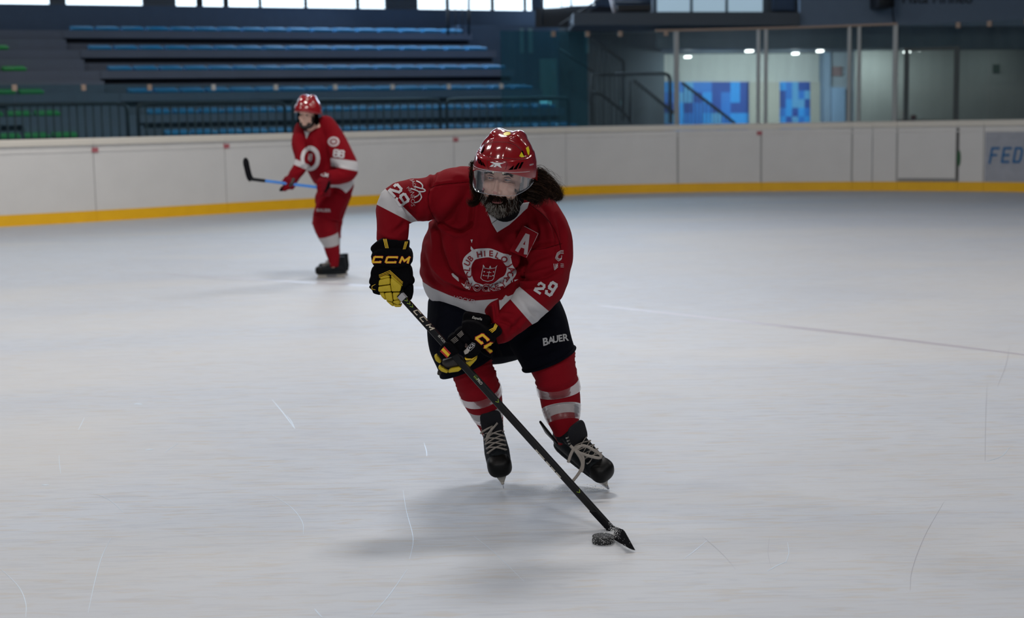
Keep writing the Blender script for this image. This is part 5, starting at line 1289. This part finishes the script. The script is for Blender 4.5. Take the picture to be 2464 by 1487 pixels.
for _ in range(50):
    a = r.uniform(0, 6.28); q = .034*math.sqrt(r.random()); k = r.uniform(.0004, .0011); sn.add(sup((pk.x+q*math.cos(a), pk.y+.032+q*math.sin(a), .0262), (k, k, k*.6), nu=6, nv=4))
o = mk('snow_specks', sn, m_snow, puck); o['kind'] = 'stuff'
sn = MB()
bdv = (t0_-h0)
for _ in range(620):
    q = abs(r.gauss(.28, .25)); q = min(q, .95); z = .065*r.random()**(1.2+q); p = h0+bdv*q; sd = Vector((-bdv.y, bdv.x, 0)).normalized()
    if sd.x > 0: sd = -sd
    k = r.uniform(.0004, .0011); pp_ = Vector((p.x, p.y, z+.001))+sd*(abs(r.gauss(.003, .004))+.0032-.010*math.sin(q*math.pi)*0); sn.add(sup(pp_, (k, k, k), nu=6, nv=4))
for _ in range(160):
    p = h0+Vector((r.gauss(-.005, .018), r.gauss(.0, .02), 0)); k = r.uniform(.0008, .0024); sn.add(sup((p.x, p.y, k*.3+.030*r.random()**2.5), (k, k, k*.7), nu=6, nv=4))
for _ in range(60):
    p = G(r.gauss(1462, 30), r.gauss(1285, 22)); k = r.uniform(.0004, .0009); sn.add(sup((p.x, p.y, .001+.05*r.random()**3), (k, k, k), nu=5, nv=4))
tag(mk('snow_spray', sn, m_snow, base=(h0.x, h0.y, 0)), 'white ice shavings piled between puck and stick blade', 'ice shavings', kind='stuff')
sn = MB()
for _ in range(420):
    u = abs(r.gauss(0, .5)); p = G(1468-190*u+r.gauss(0, 5), 1176+6*r.random()+8*u*r.random()); k = r.uniform(.0004, .0014); sn.add(sup((p.x, p.y, .0005+.022*r.random()**3), (k, k, k), nu=5, nv=4))
tag(mk('snow_spray', sn, m_snow, base=(g2.x, g2.y, 0)), 'fine ice shavings kicked up around the leaning skate blade', 'ice shavings', kind='stuff')
# ================================================================ gloves of the near player
def pad(px, py, Y, w_, h_, d, ang=0, e=(.45, .5), tilt=0):
    R = Matrix.Rotation(math.radians(ang), 3, 'Y') @ Matrix.Rotation(math.radians(tilt), 3, 'X')
    return sup(P(px, py, Y), (pm(w_, Y), d, pm(h_, Y)), e, R, nu=28, nv=16)
# glove on the butt of the stick
A1 = lambda pts: [(870+x/7.433, 560+y/7.435) for x, y in pts]
gl = [qpad(A1([(135, 270), (230, 190), (350, 98), (600, 150), (830, 150), (840, 205), (825, 320), (480, 330), (180, 370)]), 5.655, .10, .012),
      qpad(A1([(158, 440), (175, 380), (290, 290), (400, 283), (520, 330), (700, 330), (820, 300), (885, 350), (890, 470), (880, 612), (600, 635), (195, 612)]), 5.635, .125, .014),
      qpad(A1([(190, 600), (870, 600), (905, 770), (890, 920), (760, 960), (700, 1070), (350, 1120), (210, 1090), (185, 1040), (160, 960), (150, 760)]), 5.648, .09, .012),
      qpad(A1([(190, 605), (320, 600), (310, 740), (150, 775), (160, 700)]), 5.645, .07, .008), qpad(A1([(150, 790), (320, 760), (300, 920), (125, 930), (130, 850)]), 5.645, .07, .008),
      qpad(A1([(125, 950), (250, 935), (300, 1040), (190, 1030), (130, 995)]), 5.645, .06, .007), qpad(A1([(185, 1045), (300, 1050), (340, 1128), (200, 1090)]), 5.65, .05, .006),
      qpad(A1([(340, 1040), (700, 1040), (690, 1285), (600, 1305), (480, 1240), (400, 1170)]), 5.650, .04, .006),
      qpad(A1([(860, 780), (915, 790), (950, 895), (905, 945), (850, 920)]), 5.65, .06, .008)]
c1, f1, n1 = remesh([*gl], .0032, 3)
ga = mk('glove', (c1, f1), m_glove, person); ga['label'] = 'black glove with yellow fingers gripping the butt of the stick'
GT = Target((c1, f1))
YF = 5.628
pads = MB()
for q, dy in (([(330, 800), (470, 765), (512, 790), (480, 812), (335, 838)], .004), ([(312, 850), (480, 808), (508, 815), (510, 925), (300, 950)], -.002), ([(300, 968), (512, 935), (532, 1055), (318, 1062), (295, 1045)], -.002),
              ([(520, 815), (548, 812), (715, 950), (690, 1055), (537, 1055), (517, 900)], -.003), ([(525, 765), (735, 942), (722, 965), (525, 808)], .003)): pads.add(qpad(A1(q), YF+dy, .024, .004))
mk('knuckle_pad', pads, m_yel, ga)
for sg in ([([(315, 1068), (402, 1065), (442, 1212), (400, 1195), (350, 1140)], .004)], [([(408, 1078), (537, 1065), (562, 1222), (545, 1240), (440, 1215)], .0), ([(430, 1205), (552, 1245), (582, 1322), (540, 1315), (460, 1240)], .006)],
           [([(553, 1070), (682, 1068), (677, 1195), (568, 1212)], .0), ([(568, 1217), (668, 1195), (716, 1245), (652, 1295), (553, 1255)], .004)], [([(560, 1262), (650, 1300), (722, 1265), (706, 1332), (592, 1334)], .010)]):
    fm = MB()
    for q, dy in sg: fm.add(qpad(A1(q), YF+dy, .032, .005))
    mk('finger', fm, m_yel, ga)
tc_, tf2, _n = remesh([qpad(A1([(740, 955), (880, 900), (918, 950), (920, 1090), (885, 1225), (850, 1200), (790, 1150), (760, 1080), (745, 1020)]), 5.66, .05, .008)], .003, 1)
mk('thumb', (tc_, tf2), m_glove, ga)
mk('palm', qpad(A1([(690, 1060), (740, 960), (800, 1050), (810, 1110), (740, 1110), (700, 1160), (680, 1200)]), 5.668, .03, .005), m_glovel, ga)
def logo(letters, T_, par, off=.002):
    decal('lettering_outline', sum([glyph(ch, x, y, s, a, sx, .48, shear=.35) for ch, x, y, s, a, sx in letters], []), T_, m_lred, par, off=off, maxe=3)
    decal('lettering', sum([glyph(ch, x, y, s, a, sx, .32, shear=.35) for ch, x, y, s, a, sx in letters], []), T_, m_ly, par, off=off+.002, maxe=3)
logo([('C', 908.5, 624.5, 12.5, 0, 1.45), ('C', 942, 625, 12.5, 0, 1.9), ('M', 974, 625.5, 12.5, -1, 1.5)], GT, ga)
ys = []
for k in range(3): ys += line_poly([(923+3.2*k, 576), (928+3.2*k, 597)], 1.8)+line_poly([(975+2.6*k, 582), (970+2.4*k, 600)], 1.3)
for k in range(3): ys += line_poly([(913-.5*k, 668-3*k), (938, 658-3.6*k), (968+.6*k, 685-3*k)], 1.3)
ys += line_poly([(903, 684), (895, 689), (895, 695), (903, 697)], 1.2)
decal('trim_stripes', ys, GT, m_ly, ga, off=.002, maxe=3)

# glove lower on the shaft
YG = 5.545
A2 = lambda pts: [(1030+x/8.26, 740+y/8.26) for x, y in pts]
gl = [qpad(A2([(720, 100), (1000, 150), (1235, 195), (1245, 260), (1205, 430), (1100, 330), (980, 300), (690, 300), (680, 200)]), 5.57, .07, .010),
      qpad(A2([(1190, 440), (1260, 370), (1340, 330), (1490, 480), (1440, 570), (1330, 620), (1270, 520)]), 5.53, .08, .010),
      qpad(A2([(640, 380), (690, 280), (850, 258), (1000, 295), (1200, 440), (1340, 590), (1360, 650), (1120, 860), (1000, 745), (860, 625), (730, 480)]), 5.515, .10, .013),
      qpad(A2([(500, 515), (640, 400), (860, 640), (750, 740), (640, 650)]), 5.52, .08, .008), qpad(A2([(360, 640), (495, 520), (630, 660), (745, 750), (690, 880), (600, 865), (480, 760)]), 5.525, .08, .008),
      qpad(A2([(760, 745), (870, 645), (1010, 765), (930, 840), (850, 800)]), 5.525, .08, .008),
      qpad(A2([(690, 900), (780, 800), (960, 690), (1060, 835), (1000, 950), (850, 1020), (725, 990)]), 5.51, .06, .009), qpad(A2([(1000, 850), (1200, 800), (1290, 900), (1260, 1020), (1100, 950)]), 5.60, .04, .008)]
c2, f2, n2 = remesh(gl, .0032, 3)
gb = mk('glove', (c2, f2), m_glove, person); gb['label'] = 'black glove with small striped flag, lower on the shaft'
GT2 = Target((c2, f2))
tv_, tf_, _n = remesh([qpad(A2([(205, 880), (240, 780), (370, 690), (480, 740), (560, 810), (625, 885), (600, 925), (420, 1000), (300, 1040), (215, 985)]), 5.485, .035, .010)], .003, 2)
mk('thumb', (tv_, tf_), m_glove, gb); TT = Target((tv_, tf_))
a0, a1, a2, a3 = (1069.3, 833.2), (1085, 850), (1075.4, 861.7), (1059, 845.3)
L_ = lambda p, q, t: (p[0]*(1-t)+q[0]*t, p[1]*(1-t)+q[1]*t)
decal('flag_red', [[a0, a1, a2, a3]], TT, m_lred, gb, off=.0015, maxe=4)
decal('flag_yellow', [[L_(a0, a3, .27), L_(a1, a2, .27), L_(a1, a2, .73), L_(a0, a3, .73)]], TT, m_ly, gb, off=.003, maxe=4)
mk('palm', qpad(A2([(270, 1060), (480, 1000), (620, 960), (720, 1040), (680, 1110), (600, 1180), (400, 1210), (300, 1180)]), 5.535, .05, .008), m_glovel, gb)
for q, Yq in (([(118, 960), (175, 928), (195, 1000), (272, 1070), (236, 1120), (150, 1062)], 5.545), ([(198, 1180), (240, 1148), (290, 1220), (402, 1255), (382, 1312), (270, 1278), (205, 1222)], 5.53),
              ([(400, 1255), (460, 1210), (620, 1180), (672, 1222), (602, 1277), (400, 1304)], 5.52), ([(745, 1095), (862, 1062), (982, 970), (962, 1042), (822, 1192), (700, 1180)], 5.525)):
    mk('finger', qpad(A2(q), Yq, .032, .004), m_yel, gb)
mk('finger', qpad(A2([(190, 1255), (268, 1292), (240, 1362), (178, 1335)]), 5.57, .03, .004), m_glovel, gb)
mk('cuff_edge', qpad(A2([(722, 1000), (850, 1028), (985, 958), (870, 1050), (750, 1055)]), 5.515, .03, .003), m_ly, gb)
logo([('C', 1160, 815.5, 17, -42, 1.05)], GT2, gb)
decal('lettering', [ptext('Espa\u00f1a', 1148, 766.5, 9, -11, bold=.02, shear=.2)], GT2, M('print_light', (.45, .43, .40)), gb, off=.002, maxe=3)
decal('tack_badge', [[(1116, 845), (1119, 853), (1126, 850), (1131, 843), (1125, 838)]], GT2, M('badge_light', (.34, .31, .28)), gb, off=.002, maxe=3)
decal('lettering', [ptext('TACK', 1133, 835, 8.5, 40, bold=.02, shear=.2)]+line_poly([(1124, 838), (1136, 825), (1143, 827), (1142, 834), (1131, 845)], .7), GT2, m_white_j, gb, off=.003, maxe=3)
wl_ = []
for k in range(4): wl_ += line_poly([(1100+2.2*k, 807+2.0*k-1), (1111+1.5*k, 797+2.5*k-1)], .9)+line_poly([(1085+2.4*k, 820+2.2*k-1), (1097+2.0*k, 811+2.6*k-1)], .9)
decal('trim_lines', wl_, GT2, M('print_light2', (.36, .32, .28)), gb, off=.002, maxe=3)
ys = []
for k in range(3): ys += line_poly([(1177+3*k, 795+2.6*k), (1188+2*k, 789+2*k), (1192+2*k, 780+2*k)], 2.0)
decal('trim_stripes', ys, GT2, m_ly, gb, off=.002, maxe=3)
logo([('C', 1181, 836, 17, -42, 1.05)], GT2, gb)
mk('lace', tube([tuple(a) for a in spline([tuple(P(*q)) for q in ((1188, 812, 5.60), (1194, 824, 5.60), (1199, 838, 5.60), (1204, 848, 5.6), (1208, 857, 5.6))], 14)], [(.003+.0025*abs(math.sin(i*.9)), .0015) for i in range(14)], 6), m_glove, gb)
# ================================================================ the far player
fy = 14.0; fb_ = G(797, 672)
FM = frame(P(731, 277, 13.80), yaw=math.radians(-22), pitch=math.radians(10), roll=math.radians(4))
fp = head_parts(FM)
fp += [tube([FM @ Vector((0, .075, -.07)), FM @ Vector((0, .11, -.13)), P(752, 318, 13.95), P(765, 350, 14.0)], [(.05, .055), (.055, .06), (.07, .07), (.09, .08)], 16),
       ptube([(756, 312, 13.97, 28, .09), (768, 350, 14.0, 36, .12), (785, 400, 14.02, 34, .11), (810, 445, 14.05, 32, .12), (805, 470, 14.05, 30, .12)]),
       ptube([(730, 318, 13.95, 12, .06), (722, 350, 13.85, 11, .05), (730, 385, 13.75, 10, .045), (712, 418, 13.7, 8, .035), (700, 435, 13.68, 6, .03)]),
       ptube([(790, 312, 14.0, 14, .06), (815, 350, 13.9, 12, .055), (830, 398, 13.82, 8, .035), (806, 424, 13.74, 8, .035), (782, 436, 13.68, 6, .03)]),
       ptube([(800, 460, 14.0, 20, .09), (778, 505, 13.95, 17, .07), (786, 560, 14.0, 12, .055), (800, 615, 14.03, 8, .04), (802, 640, 14.05, 7, .04)]),
       ptube([(815, 460, 14.15, 20, .09), (800, 510, 14.2, 16, .07), (800, 560, 14.3, 11, .05), (806, 606, 14.34, 7, .035)])]
co, fc, nr = remesh(fp, .008, 2)
far = mk('person', (co, fc), m_skin, base=fb_)
tag(far, 'distant hockey player in red number 66 jersey and red pants, gliding with raised stick', 'person')
fm_ = MB()
for s in (-1, 1): fm_.add(xf(sup((s*.0315, .0015, 0), (.010, .008, .006)), FM))
mk('eye', fm_, m_hair, far)
bf = MB()
for c, r_ in (((0, .012, -.108), (.032, .026, .022)), ((-.036, .03, -.095), (.028, .034, .030)), ((.036, .03, -.095), (.028, .034, .030)), ((-.06, .05, -.06), (.012, .025, .045)), ((.06, .05, -.06), (.012, .025, .045))): bf.add(xf(sup(c, r_), FM))
mk('beard', bf, M('beard_far', (.03, .02, .018), rough=.8), far)
HF = FM @ Matrix.Translation((0, 0, .004))
fh = mk('helmet', xf(shell(helmet_surface(nu=72, nv=30), -.004), HF), m_helm, far)
FT = Target(([HF @ v for v in helmet_surface(nu=72, nv=30)[0]], helmet_surface(nu=72, nv=30)[1]))
decal('lettering', [ptext('CCM', 730, 261, 9, 2, bold=.04, sx=1.6)], FT, m_white_j, fh, off=.002, maxe=3)
for s in (-1, 1): mk('ear_guard', xf(sup((s*.088, .075, -.045), (.010, .035, .055), (.6, .6)), FM), m_helm_d, fh)
mk('chin_strap', xf(tube([(-.086, .06, -.05), (-.06, .02, -.11), (0, -.01, -.135), (.06, .02, -.11), (.086, .06, -.05)], .006, 8), FM), m_glove, fh)
jp = [ptube([(746, 302, 13.97, 22, .07), (755, 320, 13.98, 37, .12), (764, 350, 14.0, 43, .16), (776, 385, 14.02, 44, .17), (796, 418, 14.05, 46, .18), (818, 440, 14.08, 44, .18), (830, 452, 14.10, 36, .17)], 30, 22, rnd=False),
      ptube([(728, 312, 13.97, 20, .09), (718, 345, 13.86, 17, .075), (727, 378, 13.77, 18, .07), (722, 402, 13.73, 17, .065), (708, 422, 13.70, 15, .055)], 24, 20),
      ptube([(784, 302, 14.0, 24, .10), (806, 335, 13.93, 25, .10), (824, 375, 13.84, 27, .10), (836, 408, 13.8, 27, .09), (818, 424, 13.74, 20, .075), (792, 428, 13.70, 17, .06)], 24, 22)]
c3, f3, n3 = remesh(jp, .011, 3)
c3 = crease(c3, n3, [([(770, 340), (785, 380), (780, 410)], 7, -.02), ([(745, 340), (740, 370), (750, 400)], 6, -.015), ([(800, 395), (830, 420)], 5, -.012), ([(735, 400), (715, 410)], 4, -.01)])
kx_, ky_ = proj_np(c3)
sd_ = lambda a, b: ((b[0]-a[0])*(ky_-a[1])-(b[1]-a[1])*(kx_-a[0]))/math.hypot(b[0]-a[0], b[1]-a[1])
b1 = np.minimum(sd_((795, 380), (850, 387)), -sd_((795, 399), (850, 410)))*1.0; b1 = np.where(kx_ > 796, b1/4, -9)
b2 = np.minimum(sd_((712, 383), (750, 400)), -sd_((705, 395), (746, 412))); b2 = np.where(kx_ < 746, b2/4, -9)
b3 = np.where(c3[:, 1] > 13.86, sd_((770, 440), (862, 424))/4, -9)
mx_ = np.clip(np.maximum(np.maximum(b1, b2), b3)/2+.5, 0, 1)
fj = mk('jersey', (c3, f3), m_red_j, far, attrs={'band': mx_}); FJ = Target((c3, f3))
decal('collar', [[(731, 314), (737, 334), (748, 313), (742, 318)]], FJ, m_white_j, fj, off=.006, maxe=4)
oc = [(747+26*math.cos(a)*.9, 381+30*math.sin(a)) for a in [2*math.pi*i/12 for i in range(12)]]; ic = [(746+16*math.cos(a)*.9, 382+20*math.sin(a)) for a in [2*math.pi*i/12 for i in range(12)]]
decal('crest', [ring(oc, ic, 40)], FJ, m_white_j, fj, off=.005, maxe=4)
decal('crest_shield', [[(742, 370), (752, 370), (751, 384), (746, 390), (741, 384)]], FJ, m_pink_j, fj, off=.005, maxe=4)
decal('number', glyph('6', 809, 369, 15, -6, .65, .26)+glyph('6', 822, 371, 15, -6, .65, .26), FJ, m_white_j, fj, off=.005, maxe=4)
decal('sleeve_logo', [ring([(803+14*math.cos(a), 341+12*math.sin(a)) for a in [2*math.pi*i/12 for i in range(12)]], [(803+9*math.cos(a), 341+7*math.sin(a)) for a in [2*math.pi*i/12 for i in range(12)]], 30), circ(803, 341, 6, 4)], FJ, m_pink_j, fj, off=.005, maxe=4)
pp = [ptube([(818, 445, 14.08, 34, .15), (808, 462, 14.05, 38, .16), (795, 480, 14.03, 38, .15)], 26, 12),
      ptube([(806, 468, 14.0, 36, .13), (792, 500, 13.97, 33, .12), (786, 526, 13.96, 35, .115)], 26, 14, rnd=False), ptube([(820, 462, 14.14, 28, .12), (806, 500, 14.2, 27, .11), (800, 522, 14.22, 26, .10)], 26, 14, rnd=False)]
c4, f4, n4 = remesh(pp, .011, 3)
fpn = mk('hockey_pants', (c4, f4), m_pants_red, far); fpn['label'] = 'dark red padded pants'
decal('lettering', [ptext('BAUER', 779, 506, 10, -2, bold=.03, sx=1.1)], Target((c4, f4)), m_pink_j, fpn, off=.005, maxe=4)
so, _, _, _ = sock_tube(far, [(784, 518, 13.97, 27, .10), (782, 535, 13.97, 30, .10), (788, 560, 13.99, 26, .09), (796, 585, 14.01, 20, .07), (800, 606, 14.03, 17, .06), (803, 622, 14.04, 14, .05), (804, 640, 14.05, 11, .045)], [(.36, .54)], seed=8, n=24, res=60, wr=.005)
so2, _, _, _ = sock_tube(far, [(802, 515, 14.22, 24, .09), (800, 545, 14.26, 22, .08), (803, 580, 14.30, 16, .06), (806, 612, 14.34, 12, .05), (807, 632, 14.36, 10, .04)], [(.44, .64)], seed=8, n=24, res=60, wr=.005)
def far_skate(px, py, yaw, lab):
    g = G(px, py); kx = Matrix.Translation(Vector((g.x, g.y, 0))) @ Matrix.Rotation(math.radians(yaw), 4, 'Z')
    s = build_skate(far, kx, 'skate', lab, laces=True)
    return s
far_skate(799, 673, -78, 'black skate with white holder, seen from the side'); far_skate(806, 665, -80, 'black skate half hidden behind the other')
def far_glove(parts, lab, thumb):
    c, f, n = remesh(parts, .006, 2); g = mk('glove', (c, f), M('glove_red', (.15, .003, .009), rough=.7, spec=.1, bump=.3, bscale=200), far); g['label'] = lab
    return g
g1_ = far_glove([pad(706, 427, 13.70, 14, 10, .05, 40), pad(696, 440, 13.68, 17, 12, .05, 35), pad(688, 452, 13.68, 13, 6, .045, -12)], 'dark red glove out along the stick', None)
for i in range(4): mk('finger', ptube([(698-5*i, 446+2*i, 13.645, 4, .016), (692-5*i, 452+1.5*i, 13.645, 4, .016), (686-3.4*i, 457, 13.665, 3.5, .015)], 10, 8), m_glove if i > 2 else m_red_j, g1_)
mk('thumb', ptube([(706, 432, 13.66, 5, .02), (702, 442, 13.64, 5, .018), (698, 447, 13.64, 4, .015)], 10, 8), m_glovel, g1_)
g2_ = far_glove([pad(786, 428, 13.69, 14, 12, .055, -10), pad(779, 446, 13.68, 16, 18, .055, 5), pad(782, 462, 13.69, 13, 10, .045, 10)], 'dark red glove on the stick butt', None)
for i in range(4): mk('finger', ptube([(770+1.5*i, 436+9*i, 13.64, 5, .016), (764+2.5*i, 441+9*i, 13.635, 4.6, .016), (769+1.5*i, 446+9*i, 13.65, 4, .015)], 10, 8), m_red_j, g2_)
mk('thumb', ptube([(790, 438, 13.65, 5, .02), (788, 450, 13.64, 5, .018), (783, 460, 13.64, 4, .015)], 10, 8), m_glove, g2_)
decal('lettering', [ptext('CCM', 778, 420, 11, -12, bold=.04)], Target(([v.co+wloc(far) for v in g2_.data.vertices], [tuple(p.vertices) for p in g2_.data.polygons])), m_white_j, g2_, off=.006, maxe=3)
# raised stick
sa_, sb_ = P(604, 431, 13.62), P(775, 452, 13.66)
fs = tag(empty('hockey_stick', P(604, 431, 13.62)), 'far player\'s raised stick with blue shaft and black upturned blade', 'hockey stick')
m1 = sa_.lerp(sb_, .2)
mk('shaft', tube([m1, sb_], [(.014, .010)]*2, 8, e=.5), M('shaft_blue', (.05, .22, .62), rough=.3, var=.3, vscale=9), fs, smooth=False)
mk('hosel', tube([sa_, m1], [(.016, .011)]*2, 8, e=.5), m_shaft, fs, smooth=False)
bl = [tuple(a) for a in spline([tuple(P(606, 433, 13.62)), tuple(P(600, 425, 13.62)), tuple(P(594, 402, 13.63)), tuple(P(590, 380, 13.66))], 14)]
mk('blade', tube(bl, [(.022, .006), *[(.028, .006)]*9, (.029, .006), (.028, .006), (.024, .005), (.013, .004)], 12, e=.6), m_blade, fs)
